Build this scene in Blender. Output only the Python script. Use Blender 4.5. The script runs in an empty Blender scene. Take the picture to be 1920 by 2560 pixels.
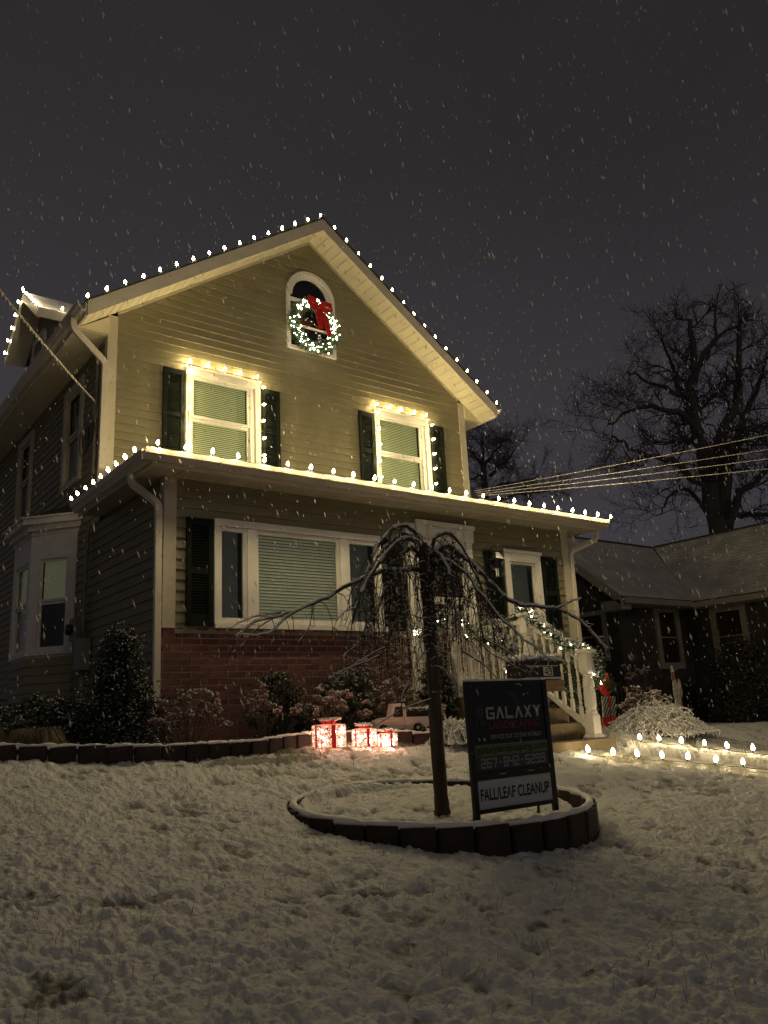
import bpy, math, random
import numpy as np
from mathutils import Vector, Matrix
random.seed(7); RNG = np.random.default_rng(7)
scene = bpy.context.scene
COL = scene.collection
R = math.radians

# ------------------------------------------------------------------ camera, sky, exposure
YAW, PIT, ROL = R(37.757), R(13.839), R(-2.904)
CAMP = Vector((0.0, -7.74, 1.0))
fw = Vector((math.sin(YAW)*math.cos(PIT), math.cos(YAW)*math.cos(PIT), math.sin(PIT)))
r0 = Vector((math.cos(YAW), -math.sin(YAW), 0)); u0 = r0.cross(fw)
rr = math.cos(ROL)*r0 + math.sin(ROL)*u0; uu = -math.sin(ROL)*r0 + math.cos(ROL)*u0
cd = bpy.data.cameras.new('camera'); cam = bpy.data.objects.new('camera', cd); COL.objects.link(cam)
cd.sensor_fit = 'HORIZONTAL'; cd.sensor_width = 36; cd.lens = 37.5
cd.clip_start = .05; cd.clip_end = 1000
m = Matrix((rr, uu, -fw)).transposed().to_4x4(); m.translation = CAMP
cam.matrix_world = m
scene.camera = cam

w = bpy.data.worlds.new('World'); scene.world = w; w.use_nodes = True
nt = w.node_tree; bg = nt.nodes['Background']
tc = nt.nodes.new('ShaderNodeTexCoord'); sx = nt.nodes.new('ShaderNodeSeparateXYZ')
nt.links.new(tc.outputs['Generated'], sx.inputs[0])
cr = nt.nodes.new('ShaderNodeValToRGB')
cr.color_ramp.elements[0].position = .0; cr.color_ramp.elements[0].color = (.040, .036, .043, 1)
cr.color_ramp.elements[1].position = .95; cr.color_ramp.elements[1].color = (.0148, .0134, .0132, 1)
e = cr.color_ramp.elements.new(.33); e.color = (.031, .028, .033, 1)
e = cr.color_ramp.elements.new(.6); e.color = (.0202, .0184, .0188, 1)
nt.links.new(sx.outputs['Z'], cr.inputs[0])
nz = nt.nodes.new('ShaderNodeTexNoise'); nz.inputs['Scale'].default_value = 1.6; nz.inputs['Detail'].default_value = 3
mr = nt.nodes.new('ShaderNodeMapRange'); mr.inputs['From Min'].default_value = .3; mr.inputs['From Max'].default_value = .7
mr.inputs['To Min'].default_value = .66; mr.inputs['To Max'].default_value = .88
nt.links.new(tc.outputs['Generated'], nz.inputs['Vector']); nt.links.new(nz.outputs[0], mr.inputs['Value'])
nt.links.new(cr.outputs[0], bg.inputs[0]); nt.links.new(mr.outputs[0], bg.inputs[1])
# the dim glow of the street behind the camera: a very weak, very soft sun
sd = bpy.data.lights.new('sun', 'SUN'); sun = bpy.data.objects.new('sun', sd); COL.objects.link(sun)
sd.energy = 0.06; sd.angle = R(25); sd.color = (1.0, .86, .68)
sun.rotation_euler = Vector((.12, .85, -.5)).to_track_quat('-Z', 'Y').to_euler()
scene.view_settings.view_transform = 'Standard'; scene.view_settings.look = 'None'
scene.view_settings.exposure = 0.8; scene.view_settings.gamma = 1.0
scene.view_settings.use_curve_mapping = False
scene.render.engine = 'CYCLES'
scene.cycles.use_denoising = True
scene.cycles.sample_clamp_indirect = 2.0
scene.cycles.sample_clamp_direct = 30.0
scene.cycles.max_bounces = 6; scene.cycles.diffuse_bounces = 3
scene.cycles.use_light_tree = True

BULB_E = 165.0

# ------------------------------------------------------------------ materials
MATS = {}
def mat(name, col, rough=.6, metal=0, var=0, vscale=8, bump=0, bscale=60, emit=None, es=0, spec=None, trans=0, vcol=None, alpha=None, obj_rand=0, bdist=.01, stretch=None):
    if name in MATS: return MATS[name]
    mt = bpy.data.materials.new(name); mt.use_nodes = True; n = mt.node_tree; b = n.nodes['Principled BSDF']
    b.inputs['Base Color'].default_value = (*col, 1); b.inputs['Roughness'].default_value = rough; b.inputs['Metallic'].default_value = metal
    if spec is not None: b.inputs['Specular IOR Level'].default_value = spec
    if trans: b.inputs['Transmission Weight'].default_value = trans
    last = None
    if var or bump or vcol:
        t = n.nodes.new('ShaderNodeTexCoord')
        mp = n.nodes.new('ShaderNodeMapping'); n.links.new(t.outputs['Object'], mp.inputs[0])
        if stretch: mp.inputs['Scale'].default_value = stretch
    if var or vcol:
        a = n.nodes.new('ShaderNodeTexNoise'); a.inputs['Scale'].default_value = vscale; a.inputs['Detail'].default_value = 5
        n.links.new(mp.outputs[0], a.inputs['Vector'])
        mx = n.nodes.new('ShaderNodeMix'); mx.data_type = 'RGBA'
        c2 = vcol or tuple(c*(1-var) for c in col); c1 = col if vcol else tuple(min(1, c*(1+var)) for c in col)
        mx.inputs[6].default_value = (*c1, 1); mx.inputs[7].default_value = (*c2, 1)
        rp = n.nodes.new('ShaderNodeMapRange'); rp.inputs[1].default_value = .35; rp.inputs[2].default_value = .65
        n.links.new(a.outputs[0], rp.inputs[0]); n.links.new(rp.outputs[0], mx.inputs[0])
        n.links.new(mx.outputs[2], b.inputs['Base Color']); last = mx.outputs[2]
    if obj_rand:
        oi = n.nodes.new('ShaderNodeObjectInfo'); hs = n.nodes.new('ShaderNodeHueSaturation')
        m2 = n.nodes.new('ShaderNodeMapRange'); m2.inputs[3].default_value = 1-obj_rand; m2.inputs[4].default_value = 1+obj_rand
        n.links.new(oi.outputs['Random'], m2.inputs[0]); n.links.new(m2.outputs[0], hs.inputs['Value'])
        if last: n.links.new(last, hs.inputs['Color'])
        else: hs.inputs['Color'].default_value = (*col, 1)
        n.links.new(hs.outputs[0], b.inputs['Base Color'])
    if bump:
        a = n.nodes.new('ShaderNodeTexNoise'); a.inputs['Scale'].default_value = bscale; a.inputs['Detail'].default_value = 4
        n.links.new(mp.outputs[0], a.inputs['Vector'])
        bp = n.nodes.new('ShaderNodeBump'); bp.inputs['Strength'].default_value = bump; bp.inputs['Distance'].default_value = bdist
        n.links.new(a.outputs[0], bp.inputs['Height']); n.links.new(bp.outputs[0], b.inputs['Normal'])
    if emit:
        b.inputs['Emission Color'].default_value = (*emit, 1); b.inputs['Emission Strength'].default_value = es
    MATS[name] = mt; return mt

SIDING = mat('vinyl_siding', (.235, .208, .128), .55, var=.06, vscale=3, bump=.12, bscale=90, bdist=.004, obj_rand=.05)
TRIM = mat('cream_trim', (.52, .475, .37), .5, var=.05, vscale=4)
WHITE = mat('white_paint', (.76, .73, .68), .45, var=.05, vscale=6)
SOFFIT = mat('soffit_vinyl', (.66, .60, .45), .5, var=.03, vscale=5, obj_rand=.03)
ALU = mat('gutter_aluminium', (.66, .60, .50), .35, var=.06, vscale=5)
SHUT = mat('shutter_green', (.008, .011, .009), .8, var=.2, vscale=9, spec=.1)
BRICK = mat('brick_red', (.17, .060, .044), .85, vcol=(.10, .038, .034), vscale=16, bump=.5, bscale=120, obj_rand=.28)
MORT = mat('mortar', (.30, .25, .215), .95, var=.15, vscale=30, bump=.3)
SHING = mat('roof_shingle', (.05, .045, .042), .9, var=.3, vscale=20, bump=.5, bscale=80)
SNOW = mat('snow', (.84, .83, .82), .65, var=.03, vscale=14, bump=.6, bscale=55, bdist=.012)
def wet_snow():
    mt = bpy.data.materials.new('wet_snow'); mt.use_nodes = True; n = mt.node_tree; b = n.nodes['Principled BSDF']; o = n.nodes['Material Output']
    b.inputs['Base Color'].default_value = (.88, .87, .86, 1); b.inputs['Roughness'].default_value = .35
    t = n.nodes.new('ShaderNodeBsdfTranslucent'); t.inputs[0].default_value = (.9, .89, .86, 1); mx = n.nodes.new('ShaderNodeMixShader'); mx.inputs[0].default_value = .7
    n.links.new(b.outputs[0], mx.inputs[1]); n.links.new(t.outputs[0], mx.inputs[2]); n.links.new(mx.outputs[0], o.inputs[0]); return mt
WETSNOW = wet_snow()
GLASS = mat('window_glass', (.012, .013, .014), .06, spec=.5)
CLEAR = None
def clear_glass():
    global CLEAR
    if CLEAR: return CLEAR
    mt = bpy.data.materials.new('clear_glass'); mt.use_nodes = True; n = mt.node_tree
    n.nodes.remove(n.nodes['Principled BSDF']); o = n.nodes['Material Output']
    t = n.nodes.new('ShaderNodeBsdfTransparent'); t.inputs[0].default_value = (.86, .88, .86, 1)
    g = n.nodes.new('ShaderNodeBsdfGlossy'); g.inputs['Roughness'].default_value = .03
    lw = n.nodes.new('ShaderNodeLayerWeight'); pw_ = n.nodes.new('ShaderNodeMath'); pw_.operation = 'POWER'; pw_.inputs[1].default_value = 4; n.links.new(lw.outputs['Facing'], pw_.inputs[0])
    f = n.nodes.new('ShaderNodeMapRange'); f.inputs[3].default_value = .05; f.inputs[4].default_value = .9; n.links.new(pw_.outputs[0], f.inputs[0])
    mx = n.nodes.new('ShaderNodeMixShader')
    n.links.new(f.outputs[0], mx.inputs[0]); n.links.new(t.outputs[0], mx.inputs[1]); n.links.new(g.outputs[0], mx.inputs[2]); n.links.new(mx.outputs[0], o.inputs[0])
    CLEAR = mt; return mt
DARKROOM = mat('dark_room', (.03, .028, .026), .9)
BLIND = mat('blind_faint_glow', (.62, .61, .50), .6, emit=(.78, .76, .46), es=.05)  # weak emission puts a little room light into the slats
BLINDL = mat('blind_glow', (.70, .70, .50), .6, emit=(.80, .80, .30), es=.16)  # yellow-green emission stands in for light on the upper blinds
BARK = mat('bark_dark', (.085, .062, .045), .85, var=.35, vscale=14, bump=.8, bscale=45, stretch=(1, 1, .25))
BARKFAR = mat('bark_far_haze', (.085, .075, .078), .95)  # base colour lifted to stand in for night haze
GREEN = mat('needle_green', (.035, .075, .028), .7, var=.35, vscale=30)
LEAF = mat('shrub_leaf', (.040, .052, .028), .6, var=.4, vscale=25)
STEM = mat('dry_stem', (.12, .085, .06), .85, var=.3, vscale=20)
FLOWER = mat('dried_hydrangea', (.30, .19, .14), .85, var=.3, vscale=25)
DRYGR = mat('dry_grass', (.28, .22, .13), .85, var=.3, vscale=10)
RED = mat('ribbon_red', (.50, .012, .014), .55, var=.25, vscale=20)
BLACK = mat('black_metal', (.010, .010, .010), .4)
CABLE = mat('snowy_cable', (.34, .31, .27), .8, var=.4, vscale=30)
WIRE = mat('light_wire', (.02, .03, .02), .6)
CONC = mat('concrete_step', (.22, .17, .105), .85, var=.2, vscale=6, bump=.3, bscale=50)
EDGE = mat('edging_stone', (.034, .022, .017), .9, var=.3, vscale=9, bump=.5, bscale=40, obj_rand=.2)
BULB = mat('bulb_warm', (1, .9, .7), .3, emit=(1.0, .77, .35), es=BULB_E*.8)
BULBW = mat('bulb_path', (1, .95, .85), .3, emit=(1.0, .78, .42), es=BULB_E*.26)
BULBR = mat('bulb_rake', (1, .95, .85), .3, emit=(1.0, .82, .48), es=BULB_E*.6)
MINI = mat('mini_light', (1, .95, .85), .3, emit=(1.0, .86, .56), es=34)
MINIG = mat('gift_light', (1, .9, .8), .3, emit=(1.0, .55, .36), es=62)
NWALL = mat('neighbour_siding', (.055, .050, .042), .8, var=.25, vscale=6)
NTRIM = mat('neighbour_trim', (.30, .275, .23), .6, var=.08, vscale=5)
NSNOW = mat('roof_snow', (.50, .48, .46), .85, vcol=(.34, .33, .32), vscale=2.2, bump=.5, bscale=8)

# ------------------------------------------------------------------ mesh helpers
class MB:
    def __init__(s): s.v = []; s.f = []
    def add(s, vs, fs):
        o = len(s.v); s.v.extend([tuple(map(float, q)) for q in vs]); s.f.extend([tuple(i+o for i in f) for f in fs]); return s
    def box(s, x0, x1, y0, y1, z0, z1):
        return s.add([(x0,y0,z0),(x1,y0,z0),(x1,y1,z0),(x0,y1,z0),(x0,y0,z1),(x1,y0,z1),(x1,y1,z1),(x0,y1,z1)],
                     [(0,3,2,1),(4,5,6,7),(0,1,5,4),(1,2,6,5),(2,3,7,6),(3,0,4,7)])
    def prism(s, poly, axis, a, b):
        # poly 2D points; axis = extrusion axis
        n = len(poly)
        def P(p, t):
            if axis == 'x': return (t, p[0], p[1])
            if axis == 'y': return (p[0], t, p[1])
            return (p[0], p[1], t)
        vs = [P(p, a) for p in poly] + [P(p, b) for p in poly]
        fs = [tuple(range(n))[::-1], tuple(range(n, 2*n))] + [(i, (i+1) % n, (i+1) % n+n, i+n) for i in range(n)]
        return s.add(vs, fs)
    def hexa(s, a, b):
        # a: 4 pts bottom loop, b: 4 pts top loop
        return s.add(list(a)+list(b), [(0,3,2,1),(4,5,6,7),(0,1,5,4),(1,2,6,5),(2,3,7,6),(3,0,4,7)])
    def tube(s, pts, rad, n=6, cap=True):
        pts = [Vector(p) for p in pts]; k = len(pts)
        if not hasattr(rad, '__len__'): rad = [rad]*k
        o = len(s.v); up = Vector((0, 0, 1)); prev = None
        for i, p in enumerate(pts):
            t = (pts[min(i+1, k-1)]-pts[max(i-1, 0)]).normalized()
            if prev is None:
                a = t.cross(up if abs(t.z) < .9 else Vector((1, 0, 0))).normalized()
            else:
                a = (prev - t*prev.dot(t)).normalized()
            prev = a; b = t.cross(a)
            for j in range(n):
                th = 2*math.pi*j/n; q = p + (a*math.cos(th)+b*math.sin(th))*rad[i]
                s.v.append(tuple(q))
        for i in range(k-1):
            for j in range(n):
                s.f.append((o+i*n+j, o+i*n+(j+1) % n, o+(i+1)*n+(j+1) % n, o+(i+1)*n+j))
        if cap:
            s.f.append(tuple(o+j for j in range(n))[::-1]); s.f.append(tuple(o+(k-1)*n+j for j in range(n)))
        return s
    def lathe(s, prof, n=12, at=(0, 0, 0), square=False):
        o = len(s.v); k = len(prof)
        for (r, z) in prof:
            for j in range(n):
                th = 2*math.pi*(j+(.5 if square else 0))/n
                s.v.append((at[0]+r*math.cos(th), at[1]+r*math.sin(th), at[2]+z))
        for i in range(k-1):
            for j in range(n):
                s.f.append((o+i*n+j, o+i*n+(j+1) % n, o+(i+1)*n+(j+1) % n, o+(i+1)*n+j))
        s.f.append(tuple(o+j for j in range(n))[::-1]); s.f.append(tuple(o+(k-1)*n+j for j in range(n)))
        return s
    def mesh(s, name, smooth=False):
        me = bpy.data.meshes.new(name); me.from_pydata(s.v, [], s.f); me.update()
        if smooth:
            me.polygons.foreach_set('use_smooth', [True]*len(me.polygons))
        return me

def np_mesh(name, V, F, smooth=False):
    V = np.asarray(V, np.float32); F = np.asarray(F, np.int32); k = F.shape[1]
    me = bpy.data.meshes.new(name); me.vertices.add(len(V)); me.vertices.foreach_set('co', V.ravel())
    me.loops.add(F.size); me.loops.foreach_set('vertex_index', F.ravel())
    me.polygons.add(len(F)); me.polygons.foreach_set('loop_start', np.arange(0, F.size, k, dtype=np.int32))
    me.polygons.foreach_set('loop_total', np.full(len(F), k, np.int32))
    me.update(calc_edges=True)
    if smooth: me.polygons.foreach_set('use_smooth', np.ones(len(F), bool))
    return me

BASE = {}; WM = {}
def thing(name, label, cat, loc=(0, 0, 0), group=None):
    o = bpy.data.objects.new(name, None); o.empty_display_size = .2; COL.objects.link(o); o.location = loc
    o['label'] = label; o['category'] = cat
    if group: o['group'] = group
    BASE[o.name] = Vector(loc); WM[o.name] = Matrix.Translation(Vector(loc))
    return o
def part(name, mb, m_, parent=None, label=None, smooth=False, loc=None, rot=None, kind=None):
    me = mb.mesh(name, smooth) if isinstance(mb, MB) else mb
    if m_ is not None and not me.materials: me.materials.append(m_)
    o = bpy.data.objects.new(name, me); COL.objects.link(o)
    wm = Matrix.LocRotScale(Vector(loc) if loc is not None else Vector((0, 0, 0)), Matrix.Identity(3).to_euler() if rot is None else __import__('mathutils').Euler(rot), None)
    if loc is not None: o.location = loc
    if rot is not None: o.rotation_euler = rot
    if parent is not None:
        # parts are given in world coordinates: the inverse undoes the parent's own placement
        o.parent = parent; o.matrix_parent_inverse = WM[parent.name].inverted()
    WM[o.name] = wm
    if label: o['label'] = label
    if kind: o['kind'] = kind
    return o
def tag(o, label, cat, group=None, kind=None):
    o['label'] = label; o['category'] = cat
    if group: o['group'] = group
    if kind: o['kind'] = kind
    return o

# segments (frustums) in bulk
def seg_mesh(name, A, B, ra, rb, n=4):
    A = np.asarray(A, float); B = np.asarray(B, float); N = len(A)
    ra = np.broadcast_to(np.asarray(ra, float), (N,)); rb = np.broadcast_to(np.asarray(rb, float), (N,))
    t = B-A; t /= np.linalg.norm(t, axis=1, keepdims=True)+1e-9
    ref = np.where(np.abs(t[:, 2:3]) < .9, np.array([[0, 0, 1.]]), np.array([[1., 0, 0]]))
    a = np.cross(t, ref); a /= np.linalg.norm(a, axis=1, keepdims=True)+1e-9; b = np.cross(t, a)
    V = np.zeros((N, 2*n, 3))
    for j in range(n):
        th = 2*math.pi*j/n; d = a*math.cos(th)+b*math.sin(th)
        V[:, j] = A+d*ra[:, None]; V[:, n+j] = B+d*rb[:, None]
    f = np.array([[j, (j+1) % n, n+(j+1) % n, n+j] for j in range(n)])
    F = (f[None]+(np.arange(N)*2*n)[:, None, None]).reshape(-1, 4)
    return np_mesh(name, V.reshape(-1, 3), F, True)

def quads_mesh(name, P, size, flat=None, elong=1.0, rng=RNG, up_bias=0):
    # small randomly turned leaf quads at points P
    P = np.asarray(P, float); N = len(P)
    a = rng.normal(size=(N, 3)); a /= np.linalg.norm(a, axis=1, keepdims=True)
    if up_bias: a[:, 2] *= (1-up_bias); a /= np.linalg.norm(a, axis=1, keepdims=True)
    b = rng.normal(size=(N, 3))
    if up_bias: b[:, 2] *= (1-up_bias)
    b -= a*(a*b).sum(1, keepdims=True); b /= np.linalg.norm(b, axis=1, keepdims=True)
    s = (np.broadcast_to(size, (N,))*rng.uniform(.6, 1.3, N))[:, None]
    a = a*s*elong; b = b*s
    V = np.stack([P-a, P-b*.9+a*.1, P+a, P+b*.9+a*.1], 1).reshape(-1, 3)
    F = np.arange(4*N).reshape(-1, 4)
    return np_mesh(name, V, F)

def octa_mesh(name, P, size, squash=1.0, rng=RNG, jitter=.25, smooth=False):
    P = np.asarray(P, float); N = len(P)
    base = np.array([(1,0,0),(0,1,0),(-1,0,0),(0,-1,0),(0,0,1),(0,0,-1)], float)
    F0 = np.array([(0,1,4),(1,2,4),(2,3,4),(3,0,4),(1,0,5),(2,1,5),(3,2,5),(0,3,5)])
    s = np.broadcast_to(size, (N,))*rng.uniform(.7, 1.3, N)
    B = base[None]*(1+rng.uniform(-jitter, jitter, (N, 6, 1)))*s[:, None, None]
    B[:, :, 2] *= squash
    V = (B+P[:, None]).reshape(-1, 3); F = (F0[None]+(np.arange(N)*6)[:, None, None]).reshape(-1, 3)
    return np_mesh(name, V, F, smooth)

# ------------------------------------------------------------------ ground
_ys = np.array([-60, -12, -7.7, -4.4, -2.4, -1.5, -1.0, 60.]); _zs = np.array([-2.2, -.6, -.22, .17, .45, .69, .74, .74])
_fy = np.linspace(-60, 60, 2401); _fz = np.interp(_fy, _ys, _zs)
_k = np.exp(-.5*(np.arange(-12, 13)/4.)**2); _k /= _k.sum(); _fz = np.convolve(np.pad(_fz, 12, 'edge'), _k, 'valid')
def g0(x, y): return np.interp(y, _fy, _fz)-.03*(np.clip(x, -6, 18)-4)
RC = (3.72, -3.39); RR = .985
def grid_noise(x, y, s, seed):
    xs = x/s; ys = y/s; xi = np.floor(xs).astype(int); yi = np.floor(ys).astype(int); xf = xs-xi; yf = ys-yi
    def h(i, j):
        n = (i*374761393+j*668265263+seed*1442695041) & 0x7fffffff
        n = ((n ^ (n >> 13))*1274126177) & 0x7fffffff; n = n ^ (n >> 16)
        return (n & 0xffff)/65535.0
    u = xf*xf*(3-2*xf); v = yf*yf*(3-2*yf)
    return ((h(xi, yi)*(1-u)+h(xi+1, yi)*u)*(1-v)+(h(xi, yi+1)*(1-u)+h(xi+1, yi+1)*u)*v)*2-1
def ground_z(x, y, detail=False):
    x = np.asarray(x, float); y = np.asarray(y, float); z = g0(x, y)
    d = np.hypot(x-RC[0], y-RC[1])
    zi = .345+.05*(y-RC[1])
    inside = np.clip((RR-.07-d)/.04, 0, 1)
    z = z*(1-inside)+zi*inside
    # the sunken walk with its raised far bank
    return z
WALK = [(6.95, -2.25), (7.35, -2.75), (8.02, -3.75), (9.2, -5.7), (11, -8.6)]   # near edge
WALKF = [(7.75, -1.98), (8.42, -2.42), (9.0, -3.3), (10.1, -5.2), (11.9, -8.1)]    # far edge
def walk_mask(x, y):
    m_ = np.zeros_like(x, bool); poly = WALK+WALKF[::-1]; n = len(poly)
    for i in range(n):
        x1, y1 = poly[i]; x2, y2 = poly[(i+1) % n]
        c = ((y1 > y) != (y2 > y)) & (x < (x2-x1)*(y-y1)/(y2-y1+1e-12)+x1)
        m_ ^= c
    return m_
def build_ground():
    az = np.concatenate([np.linspace(-320, -8, 45)[:-1], np.linspace(-8, 84, 760), np.linspace(84, 40, 1)[1:]])
    az = np.radians(np.concatenate([np.linspace(84-360, -8, 46)[1:-1], np.linspace(-8, 84, 760)]))
    r = np.concatenate([[0.02, .3, .6], np.geomspace(.9, 26, 720), np.geomspace(28, 260, 24)])
    A, Q = np.meshgrid(az, r); X = CAMP.x+Q*np.sin(A); Y = CAMP.y+Q*np.cos(A)
    Z = ground_z(X, Y)
    fade = np.clip(1.25-Q/30, 0, 1)
    w1 = grid_noise(X+grid_noise(X, Y, .31, 3)*.10, Y, .135, 11)
    w2 = grid_noise(X, Y+grid_noise(X, Y, .2, 5)*.05, .062, 23)
    w3 = grid_noise(X, Y, .030, 31); w4 = grid_noise(X, Y, .017, 41); wl = grid_noise(X, Y, .7, 7); wb = grid_noise(X, Y, 2.3, 9)
    pit = np.clip(-w1*.8-.5*w2-.40-.30*wl-.25*w3, 0, 1)
    rough = .45+.55*np.clip(.5+wb*.9, 0, 1)
    w5 = grid_noise(X+w2*.02, Y, .105, 57)
    D = fade*(w1*.010+np.abs(w5)*.019*rough+np.abs(w2)*.020+np.abs(w3)*.015+w4*.006-pit*.028+wl*.014-.012)
    dring = np.hypot(X-RC[0], Y-RC[1])
    D = np.where(np.abs(dring-RR) < .05, -.02, D)
    bed = ((Y > -1.55+.12*np.sin(X*1.3)) & (Y < 14) & (X > -3) & (X < 6.2) & (Y-0 > -1.6))
    bed2 = (np.hypot((X-2)/1.6, (Y+.6)/1.0) < 1)
    inwalk = walk_mask(X, Y)
    Z = Z + D
    Z = np.where(inwalk, g0(X, Y)-.065, Z)
    bank = np.zeros_like(X)
    for (x1, y1), (x2, y2) in zip(WALKF[:-1], WALKF[1:]):
        dx, dy = x2-x1, y2-y1; L = math.hypot(dx, dy); t = ((X-x1)*dx+(Y-y1)*dy)/L/L
        s_ = ((X-x1)*-dy+(Y-y1)*dx)/L     # positive on the far side
        k = (t > -.02) & (t < 1.02) & (s_ > 0) & (s_ < 1.6)
        bank = np.maximum(bank, np.where(k, np.clip(s_/.12, 0, 1)*np.clip((1.6-s_)/1.2, 0, 1)*.055, 0))
    Z = Z+np.where(inwalk, 0, bank)
    n1, n0 = A.shape[0], A.shape[1]
    V = np.stack([X, Y, Z], -1).reshape(-1, 3)
    i = np.arange(n1-1)[:, None]; j = np.arange(n0)[None]
    F = np.stack([i*n0+j, i*n0+(j+1) % n0, (i+1)*n0+(j+1) % n0, (i+1)*n0+j], -1).reshape(-1, 4)[:, ::-1]
    me = np_mesh('ground', V, F, True)
    bare = np.clip((pit-.08)*3.4, 0, 1)*(.6+.4*grid_noise(X, Y, .02, 77))
    crease = np.clip((.16-np.abs(w2))*5, 0, 1)*np.clip((.30-np.abs(w3))*4, 0, 1)*np.clip(.35+wl*.5+wb*.5, 0, 1)
    bare = np.maximum(bare, crease*.75)
    patch = ((X-3.35)/.55)**2+((Y+1.72)/.10)**2 < 1
    bare = np.where(patch, .75, bare)
    bare = np.where(bed & (w1 > -.55), np.clip(.78+.5*w2+.35*w3, 0, 1), bare)
    # steep thin-snow sides of the bank above the walk
    bare = np.where((bank > .004) & (bank < .05) & ~inwalk & (Y > -6), np.clip(.35+.4*w3, 0, 1)*np.where(bank < .045, 1, 0), bare)
    bare = np.where(inwalk, .55+.3*w2, bare)
    at = me.attributes.new('bare', 'FLOAT', 'POINT'); at.data.foreach_set('value', bare.ravel().astype(np.float32))
    mt = bpy.data.materials.new('snow_lawn'); mt.use_nodes = True; n = mt.node_tree; b = n.nodes['Principled BSDF']; b.inputs['Roughness'].default_value = .7
    at_ = n.nodes.new('ShaderNodeAttribute'); at_.attribute_name = 'bare'
    tcn = n.nodes.new('ShaderNodeTexCoord')
    nz1 = n.nodes.new('ShaderNodeTexNoise'); nz1.inputs['Scale'].default_value = 5; nz1.inputs['Detail'].default_value = 6; n.links.new(tcn.outputs['Object'], nz1.inputs[0])
    nz2 = n.nodes.new('ShaderNodeTexNoise'); nz2.inputs['Scale'].default_value = 60; nz2.inputs['Detail'].default_value = 5; n.links.new(tcn.outputs['Object'], nz2.inputs[0])
    m1 = n.nodes.new('ShaderNodeMix'); m1.data_type = 'RGBA'; m1.inputs[6].default_value = (.76, .755, .76, 1); m1.inputs[7].default_value = (.66, .645, .60, 1); n.links.new(nz1.outputs[0], m1.inputs[0])
    gr = n.nodes.new('ShaderNodeMix'); gr.data_type = 'RGBA'; gr.inputs[6].default_value = (.035, .038, .018, 1); gr.inputs[7].default_value = (.10, .075, .038, 1); n.links.new(nz2.outputs[0], gr.inputs[0])
    m2 = n.nodes.new('ShaderNodeMix'); m2.data_type = 'RGBA'; n.links.new(at_.outputs['Fac'], m2.inputs[0]); n.links.new(m1.outputs[2], m2.inputs[6]); n.links.new(gr.outputs[2], m2.inputs[7])
    n.links.new(m2.outputs[2], b.inputs['Base Color'])
    bp = n.nodes.new('ShaderNodeBump'); bp.inputs['Strength'].default_value = 1.0; bp.inputs['Distance'].default_value = .018
    nz3 = n.nodes.new('ShaderNodeTexNoise'); nz3.inputs['Scale'].default_value = 38; nz3.inputs['Detail'].default_value = 7; n.links.new(tcn.outputs['Object'], nz3.inputs[0])
    n.links.new(nz3.outputs[0], bp.inputs['Height']); n.links.new(bp.outputs[0], b.inputs['Normal'])
    me.materials.append(mt)
    o = bpy.data.objects.new('ground', me); COL.objects.link(o); o['kind'] = 'structure'; o['label'] = 'lumpy lawn under thin fresh snow'
    return o
build_ground()

def strip(name, near, far, dz, m_, nx=8):
    V = []; F = []; k = len(near)
    for i in range(k):
        for j in range(nx+1):
            t = j/nx; x = near[i][0]*(1-t)+far[i][0]*t; y = near[i][1]*(1-t)+far[i][1]*t
            V.append((x, y, float(g0(x, y))+dz))
    for i in range(k-1):
        for j in range(nx): a = i*(nx+1)+j; F.append((a, a+1, a+nx+2, a+nx+1))
    me = bpy.data.meshes.new(name); me.from_pydata(V, [], F); me.materials.append(m_)
    o = bpy.data.objects.new(name, me); COL.objects.link(o); o['kind'] = 'structure'; return o
def dens(P, k=6):
    out = []
    for a, b in zip(P[:-1], P[1:]):
        for i in range(k): out.append((a[0]+(b[0]-a[0])*i/k, a[1]+(b[1]-a[1])*i/k))
    return out+[P[-1]]
PAVE = mat('wet_paving', (.16, .14, .11), .45, vcol=(.5, .48, .45), vscale=5, bump=.4, bscale=40)
strip('walkway', dens(WALK), dens(WALKF), -.050, PAVE)

# ------------------------------------------------------------------ THE HOUSE
house = thing('suburban_house', 'two storey beige clapboard house with brick front and gable outlined in lights', 'house', (6.27, 2, .72))
H = house
SL = .69; APX = 6.27; APZ = 8.39
def board(name, x0b, x1b, x0t, x1t, z, h, y, d=.03, lip=.021, flip=1):
    # clapboard on a wall facing -Y, bottom edge proud by lip
    mb = MB()
    mb.hexa([(x0b, y-lip, z-.004), (x1b, y-lip, z-.004), (x1b, y+d, z), (x0b, y+d, z)],
            [(x0t, y-.002, z+h), (x1t, y-.002, z+h), (x1t, y+d, z+h), (x0t, y+d, z+h)])
    return part('siding_board', mb, SIDING, H)
def cut(x0, x1, holes):
    segs = [(x0, x1)]
    for (a, b) in sorted(holes):
        out = []
        for (s, e_) in segs:
            if b <= s or a >= e_: out.append((s, e_)); continue
            if a > s: out.append((s, a))
            if b < e_: out.append((b, e_))
        segs = out
    return [q for q in segs if q[1]-q[0] > .02]
W1 = (4.19, 5.33, 4.30, 5.73); W2 = (7.42, 8.56, 4.30, 5.74)
ARX, ARR, ARZ, ARB = 6.265, .445, 7.385, 6.44
E_ = .115; z = 4.30-.115*2
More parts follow.
